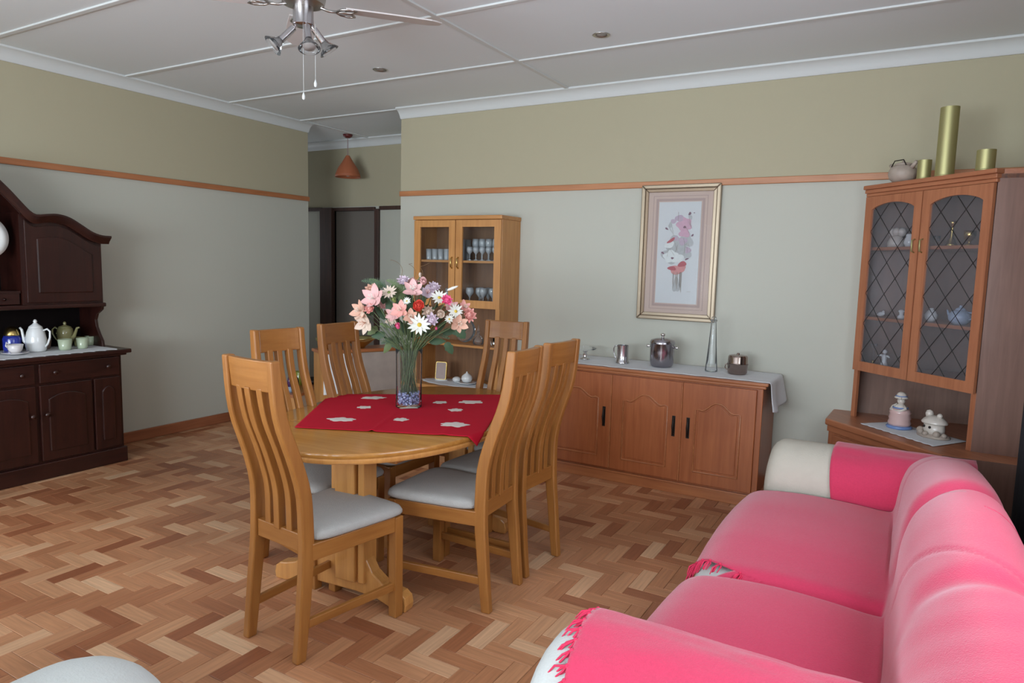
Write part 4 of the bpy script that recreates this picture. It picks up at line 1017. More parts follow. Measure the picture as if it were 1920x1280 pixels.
# base with worktop
BL=loc(4.72,-.32); BL0=loc(4.72,0); BR=loc(5.28,-.88); BR0=loc(XR,-.88)
g=G(); g.prism([BL,BR,BR0,KC,BL0],.0,.50); g.make('base','cu',t,bevel=.003)
g=G(); gg=[(BL[0]-.012,BL[1]-.02),(BR[0]+.012,BR[1]-.02),(BR0[0],BR0[1]-.012),KC,(BL0[0]-.012,BL0[1])]
g.prism(gg,.535,.575); g.make('worktop','cux',t,bevel=.008)
g=G(); g.prism([(BL[0]-.005,BL[1]-.008),(BR[0]+.005,BR[1]-.008),BR0,KC,BL0],.50,.535); g.make('frieze','cux',t,bevel=.003)
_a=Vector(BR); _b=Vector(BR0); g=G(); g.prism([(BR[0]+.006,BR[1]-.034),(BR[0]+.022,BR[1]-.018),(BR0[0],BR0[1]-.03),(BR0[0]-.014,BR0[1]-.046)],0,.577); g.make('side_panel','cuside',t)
# drawer front under the worktop
g=G(); g.box(BL[0]+.06,BR[0]-.06,BL[1]-.020,BL[1],.395,.49); d=g.make('drawer','cux',t,bevel=.004)
g=G(); m=(BL[0]+BR[0])/2; g.tube([(m-.04,BL[1]-.02,.44),(m-.03,BL[1]-.04,.43),(m+.03,BL[1]-.04,.43),(m+.04,BL[1]-.02,.44)],.004,8); g.make('handle','iron',d,smooth=True)
for a,b in ((BL[0]+.06,m-.004),(m+.004,BR[0]-.06)):
    g=G(); g.box(a,b,BL[1]-.02,BL[1],.06,.385); g.make('door','cu',t,bevel=.004)
zw=.577
g=G(); n=40
def doily2(u,v):
    p=Vector((4.885,-.375))*(1-u)*(1-v)+Vector((5.235,-.735))*u*(1-v)+Vector((5.385,-.51))*u*v+Vector((5.045,-.215))*(1-u)*v
    sx=.010*abs(math.sin(u*30)); 
    return Vector((p.x-sx*.7*(1-v)**8,p.y-sx*.7*(1-v)**8,zw+.0015+.001*ease_noise(p.x,p.y,0,30)))
g.grid(doily2,60,24); tag(g.make('lace_mat','lace',smooth=True,solid=.0015,fix=False),'white lace mat with a scalloped edge on the corner cabinet worktop','mat')
# figurine: lady in a bonnet jar
t=thing('lady_figurine','pink and white china lady with a blue foot and bonnet on the lace mat','figurine',(5.075,-.375,zw+.003),R_(-45))
g=G(); g.lathe([(0,0),(.062,0),(.066,.008),(.058,.016),(0,.016)],n=32); g.make('foot','bluegl',t,smooth=True)
g=G(); g.lathe([(.052,.014),(.058,.03),(.052,.048),(.056,.056),(.050,.078),(.055,.086),(.046,.104),(.030,.112),(0,.114)],n=32); g.make('skirt','pinkgl',t,smooth=True)
g=G(); g.lathe([(.030,.106),(.034,.118),(.022,.130),(.012,.136),(0,.137)],n=28); g.lathe(sphere_prof(.020,8,.150),(0,0,0),20); g.make('body','skin',t,smooth=True)
g=G(); g.lathe([(.034,.166),(.036,.170),(.026,.178),(.022,.192),(.010,.200),(0,.201)],n=28); g.lathe(sphere_prof(.008,5,.170),(.02,-.026,0),10); g.make('bonnet','skin',t,smooth=True)
g=G(); g.tube([(math.cos(a)*.027,math.sin(a)*.027,.178) for a in [2*PI*i/20 for i in range(21)]],.0035,6,cap=False); g.tube([(math.cos(a)*.036,math.sin(a)*.036,.114) for a in [2*PI*i/20 for i in range(21)]],.0045,6,cap=False); g.make('ribbon','bluegl',t,smooth=True)
for s in (-1,1):
    g=G(); g.tube([(s*.022,0,.128),(s*.044,-.010,.112),(s*.030,-.036,.100),(s*.006,-.044,.102)],[.009,.008,.006,.005],8); g.make('arm','skin',t,smooth=True)
t=thing('cottage_ornament','beige china cottage ornament with a domed roof, right of the china lady','ornament',(5.235,-.505,zw+.003),R_(-45))
g=G(); g.lathe([(0,0),(.085,0),(.088,.006),(.07,.018),(.03,.022),(0,.022)],n=36,sy=.75); g.make('garden','beigepot',t,smooth=True)
g=G(); g.lathe([(.052,.015),(.054,.04),(.050,.078),(0,.080)],n=28,sy=.85); h=g.make('house','skin',t,smooth=True)
for a in (-115,-75):
    g=G(); g.lathe(sphere_prof(.007,5,0),(.053*math.cos(R_(a)),.046*math.sin(R_(a)),.055),10); g.make('little_window','iron',h,smooth=True)
g=G(); g.lathe([(.064,.072),(.067,.078),(.056,.092),(.035,.108),(.020,.112),(0,.114)],n=28,sy=.85); g.make('roof','skin',t,smooth=True)
g=G(); g.lathe([(.016,.0),(.020,.02),(.014,.035),(0,.04)],(-.035,0,.098),14); g.lathe(sphere_prof(.014,5,.115),(.028,0,0),12); g.make('chimney','skin',t,smooth=True)
for k,(a,b,r) in enumerate(((-.055,-.03,.020),(-.035,-.05,.016),(.05,-.035,.018),(.0,-.055,.014),(.072,-.01,.014))):
    g=G(); g.lathe(sphere_prof(r,6,r*1.1),(a,b,.004),12); g.make('shrub','beigepot',t,smooth=True)
# on the shelves, in cabinet coordinates
def cw(x,y): 
    s=2**-.5; return (CL[0]+(x+y)*s, CL[1]+(-x+y)*s)
def shelf_thing(name,label,cat,x,y,z,grp=None): p=cw(x,y); return thing(name,label,cat,(p[0],p[1],z),R_(-45),grp)
z1s,z2s,z3s=1.576,1.176,.876
t=shelf_thing('doll_ornament','cream bell shaped doll ornament, leftmost on the top shelf behind leaded glass','ornament',.115,.11,z1s)
g=G(); g.lathe([(0,0),(.046,0),(.044,.03),(.030,.06),(.014,.066),(0,.067)],n=24); g.make('dress','skin',t,smooth=True); g=G(); g.lathe(sphere_prof(.024,7,.088),(0,0,0),16); g.make('head','skin',t,smooth=True)
for s in(-1,1): g=G(); g.lathe(sphere_prof(.023,6,.085,1.1),(s*.032,.006,0),12); g.make('wing','skin',t,smooth=True)
t=shelf_thing('small_jug','small pale jug on the top shelf beside the door post','jug',.222,.10,z1s)
g=G(); g.lathe([(0,0),(.020,0),(.031,.022),(.026,.045),(.020,.055),(.026,.070),(.020,.070),(.015,.055),(0,.02)],n=20); g.make('body','porc',t,smooth=True)
g=G(); g.tube([(.022,0,.06),(.04,0,.058),(.04,0,.035),(.029,0,.025)],.003,6); g.make('handle','porc',t,smooth=True)
t=shelf_thing('sherry_glass','short clear stem glass, left on the top shelf behind the right leaded door','glass',.395,.10,z1s)
g=G(); g.openlathe([(0,0),(.018,0),(.016,.004),(.003,.008),(.003,.02),(.018,.034),(.020,.055),(.018,.055),(.014,.034),(0,.026)],n=18); g.make('bowl','crystal',t,smooth=True)
t=shelf_thing('brass_candlestick','slender brass candlestick on the top shelf behind the right leaded door','candlestick',.487,.10,z1s)
g=G(); g.lathe([(0,0),(.028,0),(.030,.006),(.022,.014),(.018,.03),(.008,.045),(.010,.056),(.005,.066),(.009,.078),(.004,.09),(.012,.108),(.018,.118),(.016,.128),(0,.128)],n=20); g.make('column','brass',t,smooth=True)
t=shelf_thing('brass_goblet','small brass goblet, rightmost on the top shelf behind the right leaded door','goblet',.592,.10,z1s)
g=G(); g.lathe([(0,0),(.022,0),(.020,.005),(.006,.012),(.008,.022),(.024,.036),(.028,.055),(.026,.074),(.022,.074),(.022,.05),(0,.03)],n=22); g.make('cup','brass',t,smooth=True)
t=shelf_thing('bird_figurine','tiny white china bird, leftmost on the middle shelf behind leaded glass','figurine',.06,.10,z2s)
g=G(); M=Matrix.Rotation(R_(80),4,'Y'); g.lathe([(0,-.035),(.012,-.015),(.015,.005),(.008,.024),(0,.03)],(0,0,.014),12,M); g.make('body','porc',t,smooth=True); g=G(); g.lathe(sphere_prof(.009,6,.028),(.018,0,0),12); g.make('head','porc',t,smooth=True)
t=shelf_thing('shoe_figurine','small white china ornament on the middle shelf beside the door post','ornament',.218,.09,z2s)
g=G(); g.lathe([(0,0),(.018,0),(.020,.012),(.010,.022),(.012,.036),(.018,.042),(.010,.050),(0,.052)],n=16); g.make('body','porc',t,smooth=True)
t=shelf_thing('white_vase','small white egg shaped vase on the middle shelf behind the right leaded door','vase',.405,.10,z2s)
g=G(); g.lathe([(0,0),(.018,0),(.030,.018),(.032,.036),(.022,.056),(.010,.064),(.012,.072),(.008,.072),(0,.05)],n=22); g.make('body','porc',t,smooth=True)
t=shelf_thing('china_teapot','pale blue patterned china teapot on the middle shelf, right of the white vase','teapot',.58,.10,z2s)
blm=plain('blue_white_china',(.36,.45,.58),.2,coat=.4,var=.35,vscale=50)
g=G(); g.lathe([(0,0),(.030,0),(.050,.020),(.054,.042),(.040,.066),(.024,.074),(0,.076)],n=26); g.make('body',blm,t,smooth=True)
g=G(); g.lathe([(.026,.074),(.018,.084),(.006,.088),(.008,.095),(0,.099)],n=18); g.make('lid',blm,t,smooth=True)
g=G(); g.tube([(-.045,0,.03),(-.065,0,.045),(-.078,0,.070)],[.011,.007,.004],8); g.make('spout',blm,t,smooth=True)
g=G(); g.tube([(.045,0,.065),(.072,0,.062),(.074,0,.036),(.048,0,.025)],.004,8); g.make('handle',blm,t,smooth=True)
t=shelf_thing('glass_candlestick','thin clear and brass candlestick, leftmost on the bottom shelf behind leaded glass','candlestick',.035,.095,z3s)
g=G(); g.lathe([(0,0),(.022,0),(.018,.008),(.008,.020),(.010,.034),(.004,.040),(0,.04)],n=18); g.make('foot','brass',t,smooth=True); g=G(); g.lathe([(.004,.038),(.006,.07),(.004,.10),(.016,.125),(.018,.135),(0,.13)],n=18); g.make('stem','crystal',t,smooth=True)
t=shelf_thing('angel_figurine','pale china angel with open arms on the bottom shelf behind the left leaded door','figurine',.125,.09,z3s)
g=G(); g.lathe([(0,0),(.028,0),(.022,.02),(.012,.05),(.016,.075),(.008,.085),(0,.086)],n=20); g.make('robe','porc',t,smooth=True); g=G(); g.lathe(sphere_prof(.013,7,.100),(0,0,0),14); g.make('head','porc',t,smooth=True)
for s in(-1,1): g=G(); g.tube([(s*.012,0,.076),(s*.028,-.004,.078),(s*.042,-.006,.072)],[.007,.006,.004],8); g.make('arm','porc',t,smooth=True)
# on top of the corner unit
zt=1.9255
t=thing('stoneware_pot','beige stoneware pot with lugs and a lid on top of the corner cabinet','pot',(4.985,-.30,zt),R_(-45))
g=G(); g.lathe([(0,0),(.045,0),(.064,.018),(.072,.045),(.064,.072),(.045,.085),(.040,.092),(0,.092)],n=30); g.make('body','beigepot',t,smooth=True)
g=G(); g.lathe([(.044,.090),(.042,.098),(.020,.104),(.006,.106),(.008,.114),(0,.117)],n=24); g.make('lid','beigepot',t,smooth=True)
for s in(-1,1): g=G(); g.tube([(s*.058,0,.072),(s*.075,0,.088),(s*.088,0,.102)],[.012,.011,.009],10); g.make('spout','beigepot',t,smooth=True)
g=G(); g.tube([(-.05,-.03,.085),(-.03,-.03,.115),(.03,-.03,.115),(.05,-.03,.085)],.003,6); g.make('cord_handle','iron',t,smooth=True)
def can(name,label,x,y,r,h): 
    t=thing(name,label,'tin',(x,y,zt))
    g=G(); g.lathe([(0,0),(r,0),(r,h),(r*.96,h),(r*.955,.01),(0,.01)],n=36) if False else g.openlathe([(0,0),(r,0),(r,h),(r*.96,h),(r*.955,.01),(0,.008)],n=36); g.make('shell','brassd',t,smooth=True,auto=True)
    g=G(); g.openlathe([(r,0),(r*1.03,.002),(r*1.03,.006),(r,.008)],n=36); g.make('rim','brassd',t,smooth=True)
can('brass_shell_case','short brass cylinder between the stoneware pot and the tall cylinder',5.085,-.40,.033,.098)
can('brass_shell_case','tall brass cylinder on top of the corner cabinet',5.175,-.475,.043,.345)
can('brass_shell_case','short wide brass cylinder at the right end of the corner cabinet top',5.335,-.645,.040,.098)
# ------------------------------------------------------------------ dark dresser on the left wall
t=thing('welsh_dresser','tall dark mahogany dresser with an arched crown against the left wall','dresser')
YC=-2.86; DT=.785
yr=-1.985; yl=2*YC-yr
g=G(); g.box(0,.43,yl,yr,.10,.752); g.make('base_body','dark',t,bevel=.003)
g=G(); g.box(0,.452,yl-.012,yr+.012,0,.105); g.make('plinth','darky',t,bevel=.006)
g=G(); g.box(0,.485,yl-.045,yr+.045,.757,.785); g.box(0,.465,yl-.022,yr+.022,.742,.757); g.make('counter','darky',t,bevel=.006)
def mir(y): return 2*YC-y
banks=[(-2.52,-1.995),(-3.20,-2.52),(mir(-1.995),mir(-2.52))]
for bi,(a,b) in enumerate(banks):
    g=G(); g.box(.43,.450,a+.012,b-.012,.612,.735); d=g.make('drawer','darky',t,bevel=.006)
    ks=[(a+b)/2-.165,(a+b)/2+.165] if bi!=1 else [a+.16,b-.09]
    for ky in ks:
        q=G(); M=Matrix.Rotation(PI/2,4,'Y'); q.lathe([(.006,0),(.006,.010),(.015,.018),(.013,.026),(0,.028)],(.449,ky,.676),16,M); q.make('knob','dark',d,smooth=True)
def raised(par,y0,y1,z0,z1,rise,x=.452):
    q=G(); o2=arch_outline(y0,y1,z0,z1,rise,kind='round'); q.prism(o2,x-.004,x+.008,axis='x') if False else q.prism([(a,b) for a,b in o2],x-.004,x+.008,axis='x'); q.make('raised_panel','dark',par,bevel=.010)
for bi,(a,b) in enumerate(banks):
    if bi==0: parts=[(a+.010,b-.20,'door',1),(b-.185,b-.012,'fixed_panel',0)]
    elif bi==1: parts=[(a+.012,YC-.003,'door',-1),(YC+.003,b-.012,'door',-1)]
    else: parts=[(a+.012,a+.185,'fixed_panel',0),(a+.20,b-.010,'door',-1)]
    for (u,v,nm,kn) in parts:
        g=G(); g.box(.43,.450,u,v,.118,.600); d=g.make(nm,'dark',t,bevel=.005)
        raised(d,u+.045,v-.045,.175,.510,.035)
        if bi==0 and nm=='door': ky=u+.03
        elif bi==1 and u>YC: ky=v-.03
        elif bi==1: ky=u+.03
        else: ky=v-.03
        if nm=='door':
            q=G(); M=Matrix.Rotation(PI/2,4,'Y'); q.lathe([(.006,0),(.006,.012),(.016,.020),(.014,.029),(0,.031)],(.449,ky,.415),16,M); q.make('knob','dark',d,smooth=True)
# hutch
yr2=-2.005; yl2=mir(yr2); XU=.30
PED=[(0,1.945),(.10,1.935),(.20,1.885),(.29,1.80),(.36,1.72),(.405,1.672),(.44,1.655),(.50,1.664),(.56,1.668),(.63,1.652),(.70,1.612),(.77,1.568),(.83,1.548),(.895,1.545)]
def ped(d): return smoothi(PED,abs(d))
# crown moulding following the curve
g=G(); n=90; vs=[]
ring=[(0,-.055),(XU+.004,-.055),(XU+.012,-.040),(XU+.030,-.022),(XU+.040,-.012),(XU+.040,0),(0,0)]
for i in range(n+1):
    y=lerp(-.895,.895,i/n); z=ped(y)
    for x,dz in ring: vs.append((x,YC+y,z+dz))
k=len(ring); fs=[(i*k+j,i*k+(j+1)%k,(i+1)*k+(j+1)%k,(i+1)*k+j) for i in range(n) for j in range(k)]+[tuple(range(k)),tuple(n*k+j for j in reversed(range(k)))]
g.add(vs,fs); g.make('crown_moulding','darky',t,smooth=True,auto=True)
# side cupboards: box + door + face up to the crown
for s in (1,-1):
    ya,yb=(-2.50,yr2) if s==1 else (mir(yr2),mir(-2.50))
    n=24; g=G()
    pts=[(ya,1.085)]+[(yb,1.085)]+[(lerp(yb,ya,i/n),ped(lerp(yb,ya,i/n)-YC)-.05) for i in range(n+1)]
    g.prism(pts,.0,XU-.022,axis='x'); g.make('cupboard_body','dark',t)
    dpts=[(ya+.02,1.105),(yb-.012,1.105)]+[(lerp(yb-.012,ya+.02,i/n),ped(lerp(yb-.012,ya+.02,i/n)-YC)-.075) for i in range(n+1)]
    g=G(); g.prism(dpts,XU-.022,XU,axis='x'); d=g.make('door','dark',t,bevel=.003)
    u,v=ya+.085,yb-.075
    rp_=[(u,1.165),(v,1.165)]+[(lerp(v,u,i/n),ped(lerp(v,u,i/n)-YC)-.145) for i in range(n+1)]
    g=G(); g.prism(rp_,XU-.004,XU+.008,axis='x'); g.make('raised_panel','dark',d,bevel=.009)
g=G(); g.box(0,XU+.008,yl2-.006,yr2+.006,1.065,1.092); g.make('shelf','darky',t,bevel=.006)
g=G(); n=40; pts=[(mir(-2.50),.78),(-2.50,.78)]+[(lerp(-2.50,mir(-2.50),i/n),ped(lerp(-2.50,mir(-2.50),i/n)-YC)-.03) for i in range(n+1)]
g.prism(pts,0,.015,axis='x'); g.make('back_panel','black',t)
for a,b in ((-2.50,yr2),(mir(yr2),mir(-2.50))):
    g=G(); g.box(0,.015,a,b,.78,1.07); g.make('back_panel','black',t)
# arched band over the open middle
g=G(); n=40; vs=[]
for i in range(n+1):
    y=lerp(-.362,.362,i/n); zo=ped(y)-.045; zi=min(zo-.02,1.655+.185*math.sqrt(max(0,1-(y/.362)**2)))
    vs+=[(XU-.022,YC+y,zo),(XU,YC+y,zo),(XU,YC+y,zi),(XU-.022,YC+y,zi)]
fs=[(i*4+j,i*4+(j+1)%4,(i+1)*4+(j+1)%4,(i+1)*4+j) for i in range(n) for j in range(4)]
g.add(vs,fs); g.make('arched_band','darky',t)
for y0,y1 in ((YC-.35,YC-.004),(YC+.004,YC+.35)):
    g=G(); g.box(XU-.05,XU-.03,y0,y1,1.095,1.165); d=g.make('small_drawer','darky',t,bevel=.004)
    for ky in (y0+.09,y1-.09):
        q=G(); M=Matrix.Rotation(PI/2,4,'Y'); q.lathe([(.004,0),(.004,.008),(.010,.013),(0,.019)],(XU-.031,ky,1.13),14,M); q.make('knob','dark',d,smooth=True)
g=G(); g.box(.015,XU-.03,YC-.355,YC+.355,1.165,1.18); g.make('drawer_top','darky',t)
# shaped side brackets
prof=[(0,.785),(.285,.785),(.275,.83),(.245,.87),(.215,.92),(.205,.97),(.225,1.01),(.262,1.03),(.285,1.045),(.29,1.066),(0,1.066)]
for y in (yr2-.02,yl2+.0):
    g=G(); g.prism(prof,y,y+.02,axis='y'); g.make('side_bracket','dark',t,bevel=.003)
rebase(t,(.22,YC,0))
# lace runner on the dresser
def dr(u,v):
    y=lerp(-3.66,-2.02,u); x=lerp(.03,.478,v); z=DT+.002
    if v>.9: z-=.0
    x+=.006*abs(math.sin(u*70))*v**8
    if x>.478: z-=(x-.478)*2
    return Vector((x,y,z+.0006*ease_noise(x,y,0,30)))
g=G(); g.grid(dr,200,14); tag(g.make('lace_runner','lace',smooth=True,solid=.0018,fix=False),'long white lace runner with a crinkled front edge on the dark dresser','runner')
ZD=DT+.005
t=thing('platter','big white china platter propped in the open middle of the dark dresser','platter',(.20,-2.68,1.182))
g=G(); M=Matrix.Translation((.03,0,.325))@Matrix.Rotation(R_(83),4,'Y'); g.lathe([(0,0),(.07,.002),(.10,.010),(.132,.020),(.134,.024),(.10,.016),(.07,.008),(0,.006)],n=48,M=M,sy=1.0); g.make('dish','porc',t,smooth=True)
g=G(); g.tube([(.08,-.04,.0),(.01,-.04,.14),(.05,-.04,.20)],.004,6); g.tube([(.08,.04,.0),(.01,.04,.14),(.05,.04,.20)],.004,6); g.tube([(.01,-.04,.14),(.01,.04,.14)],.004,6); g.make('stand','iron',t)
# coffee pot
def pot(t,mat,body,lid,spout,handle,hr=.006,knob=None):
    g=G(); g.lathe(body,n=36); g.make('body',mat,t,smooth=True)
    g=G(); g.lathe(lid,n=28); g.make('lid',mat,t,smooth=True)
    g=G(); g.tube(spout[0],spout[1],10); g.make('spout',mat,t,smooth=True)
    g=G(); g.tube(handle,hr,10); g.make('handle',mat,t,smooth=True)
t=thing('coffee_pot','tall white porcelain coffee pot with a curved spout on the dark dresser','coffee pot',(.235,-2.415,ZD),R_(30))
pot(t,'porc',[(0,0),(.050,0),(.054,.008),(.060,.035),(.059,.08),(.050,.125),(.040,.148),(.036,.152),(0,.152)],[(.040,.150),(.036,.160),(.018,.175),(.009,.184),(.012,.192),(.007,.204),(0,.206)],
 ([(-.050,0,.045),(-.075,0,.065),(-.082,0,.10),(-.088,0,.135),(-.100,0,.150)],[.016,.012,.009,.008,.007]),[(.050,0,.135),(.075,0,.145),(.092,0,.13),(.090,0,.09),(.075,0,.05),(.058,0,.03)])
t=thing('blue_jar','cobalt blue and white jar with a brass lid behind the coffee pot','jar',(.12,-2.50,ZD))
g=G(); g.lathe([(0,0),(.046,0),(.052,.02),(.052,.08),(.044,.10),(0,.10)],n=32); g.make('body','blue',t,smooth=True)
g=G(); g.lathe([(.045,.10),(.045,.108),(.040,.125),(.030,.145),(.018,.155),(0,.158)],n=32); g.make('lid','brass',t,smooth=True)
g=G(); g.tube([(-.044,0,.11),(-.054,0,.12),(-.044,0,.13)],.004,6); g.make('clasp','brass',t,smooth=True)
fl_=plain('floral_china',(.70,.66,.66),.15,coat=.5,var=.16,vscale=50)
t=thing('flowered_teacup','white teacup with pink flowers on a saucer, leftmost in view on the dresser','cup',(.30,-2.565,ZD),R_(20))
g=G(); g.lathe([(0,0),(.035,0),(.072,.012),(.074,.015),(.035,.006),(0,.005)],n=32); g.make('saucer',fl_,t,smooth=True)
g=G(); g.openlathe([(0,.006),(.022,.006),(.038,.03),(.044,.062),(.041,.062),(.034,.03),(0,.012)],n=28); g.make('cup',fl_,t,smooth=True)
g=G(); g.tube([(-.040,0,.055),(-.062,0,.072),(-.068,0,.048),(-.034,0,.025)],.004,8); g.make('handle',fl_,t,smooth=True)
t=thing('olive_teapot','olive brown glazed teapot with a looped handle on the dark dresser','teapot',(.13,-2.185,ZD),R_(205))
pot(t,'olive',[(0,0),(.030,0),(.042,.02),(.048,.06),(.050,.095),(.046,.125),(.040,.13),(0,.13)],[(.042,.128),(.036,.138),(.014,.146),(.007,.150),(.011,.160),(.006,.170),(0,.171)],
 ([(-.042,0,.05),(-.065,0,.075),(-.078,0,.105),(-.088,0,.13),(-.105,0,.135)],[.018,.012,.009,.008,.006]),[(.046,0,.115),(.070,0,.130),(.090,0,.115),(.090,0,.085),(.068,0,.05),(.045,0,.028)],.005)
def cup(x,y,r,h,mat,label):
    t=thing('handleless_cup',label,'cup',(x,y,ZD),0,'small cups on the dresser')
    g=G(); g.openlathe([(0,0),(r*.78,0),(r*.85,h*.2),(r,h),(r*.92,h),(r*.76,h*.2),(0,h*.12)],n=28); g.make('cup',mat,t,smooth=True)
cup(.29,-2.270,.042,.070,'cup','pale green cup on the dresser, nearest the white coffee pot')
cup(.29,-2.160,.037,.070,'cup','whitish green cup in front of the olive teapot spout')
cup(.16,-2.11,.036,.062,'olive','olive cup, second from the right end of the dresser')
cup(.15,-2.035,.034,.062,'cup','olive green cup, last at the right end of the dresser')
cup(.14,-2.315,.034,.060,plain('brown_cup',(.20,.13,.10),.3),'brown cup half hidden behind the coffee pot handle')

# ------------------------------------------------------------------ ceiling fan
FX,FY=2.79,-2.54
t=thing('ceiling_fan','brushed nickel ceiling fan with white blades and three spot lamps, over the table','fan',(FX,FY,0))
g=G(); g.lathe([(0,2.70),(.06,2.70),(.06,2.66),(.02,2.645),(.012,2.64),(.012,2.59),(.05,2.585),(.085,2.575),(.092,2.54),(.092,2.50),(.085,2.475),(.05,2.462),(0,2.462)],n=40); g.make('motor','nickel',t,smooth=True,auto=True)
g=G(); g.lathe([(.040,2.465),(.0415,2.46),(.0415,2.400),(.043,2.398),(.043,2.392),(.036,2.388),(0,2.388)],n=36); g.make('switch_housing','steel',t,smooth=True,auto=True)
for k in range(4):
    a=R_(49+90*k); M=Matrix.Rotation(a,4,'Z')
    def T(p): return M@Vector(p)
    g=G(); g.tube([T((.05,0,2.478)),T((.10,0,2.462)),T((.135,0,2.462))],.006,8)
    for s in (-1,1): g.tube([T((.130,0,2.462)),T((.155,s*.036,2.464)),T((.190,s*.046,2.464)),T((.215,s*.036,2.464)),T((.200,s*.010,2.464)),T((.165,s*.002,2.463)),T((.130,0,2.462))],.0045,6)
    b=g.make('blade_bracket','nickel',t,smooth=True)
    g=G(); p_=Matrix.Rotation(R_(9),4,'X')
    vs=[];n=16
    for i in range(n+1):
        x=lerp(.17,.585,i/n); hw=.052+.012*math.sin(PI*min(1,(i/n))*.8)
        if i>=n-1: hw*=.8 if i==n-1 else .45
        for s in (-1,1):
            for zz in (-.003,.003):
                q=p_@Vector((0,s*hw,zz)); vs.append(T((x,q.y,q.z+2.474)))
    fs=[]
    for i in range(n):
        a0=4*i; a1=a0+4
        for j,l in ((0,1),(1,3),(3,2),(2,0)): fs.append((a0+j,a0+l,a1+l,a1+j))
    fs+=[(0,1,3,2),(4*n,4*n+1,4*n+3,4*n+2)]
    g.add(vs,fs); g.make('blade','fanwhite',t,bevel=.001)
cu_,su_=math.cos(.5217),math.sin(.5217)
def sp(px,c,z): return Vector((cu_*px+su_*c,su_*px-cu_*c,z))    # right / toward viewer / height
for (p0,p1,lp) in ((sp(-.028,.0,2.392),sp(-.085,.03,2.322),sp(-.115,.045,2.292)),(sp(.022,.03,2.392),sp(.042,.07,2.315),sp(.050,.085,2.268)),(sp(.032,-.01,2.392),sp(.075,-.03,2.335),sp(.098,-.04,2.300))):
    g=G(); d=(p1-p0); g.tube([p0,p0+d*.18,p0+d*.2,p1],[.005,.006,.014,.015],14); s_=g.make('spot_arm','steel',t,smooth=True,auto=True)
    M=orient((lp-p1)); M.translation=p1
    g=G(); g.openlathe([(.014,-.006),(.020,.012),(.038,.034),(.045,.044),(.043,.045),(.034,.034),(.012,.015)],n=28,M=None); o=g.make('reflector','crystal',s_,smooth=True); o.matrix_local=M
    g=G(); g.lathe([(.010,.0),(.018,.012),(.027,.034),(.024,.039),(0,.041)],n=24); o=g.make('bulb','lamp_off',s_,smooth=True); o.matrix_local=M
for (px,c,z0,z1) in ((.005,.02,2.388,2.115),(.058,.03,2.388,2.165)):
    g=G(); g.tube([sp(px,c,z0),sp(px,c,z1)],.0009,6); g.lathe([(0,z1-.030),(.006,z1-.026),(.0065,z1-.014),(.002,z1),(0,z1+.002)],sp(px,c,0),12); g.make('pull_chain','white',t,smooth=True)
for i,(x,y,lb) in enumerate(((1.88,-1.01,'recessed ceiling downlight nearer the hallway opening'),(3.48,-1.02,'recessed ceiling downlight above the framed picture side of the room'))):
    t=thing('downlight',lb,'light',(x,y,CEIL))
    g=G(); g.openlathe([(.046,0),(.050,-.003),(.045,-.006),(.034,-.004),(.032,.001)],n=32); g.make('ring','nickel',t,smooth=True)
    g=G(); g.lathe([(0,-.004),(.020,-.003),(.033,-.0005),(0,.0)],n=24); g.make('lamp','lamp_off',t,smooth=True)
t=thing('pendant_lamp','orange brown bell pendant lamp hanging in the dark hallway','lamp',(-.02,.69,0))
g=G(); g.lathe([(0,2.70),(.05,2.70),(.045,2.68),(.02,2.665),(0,2.665)],n=24); g.make('canopy',plain('maroon',(.12,.02,.02),.4),t,smooth=True)
g=G(); g.tube([(0,0,2.67),(0,0,2.47)],.004,8); g.make('cord',plain('pink_cord',(.30,.20,.20),.6),t)
g=G(); g.openlathe([(.018,2.49),(.030,2.47),(.060,2.42),(.100,2.36),(.125,2.30),(.130,2.272),(.126,2.272),(.120,2.30),(.095,2.36),(.055,2.42),(.018,2.46)],n=36); g.make('shade','terra',t,smooth=True)
g=G(); g.lathe([(0,2.28),(.03,2.29),(.04,2.32),(.03,2.36),(.015,2.40),(0,2.41)],n=20); g.make('bulb','white',t,smooth=True)

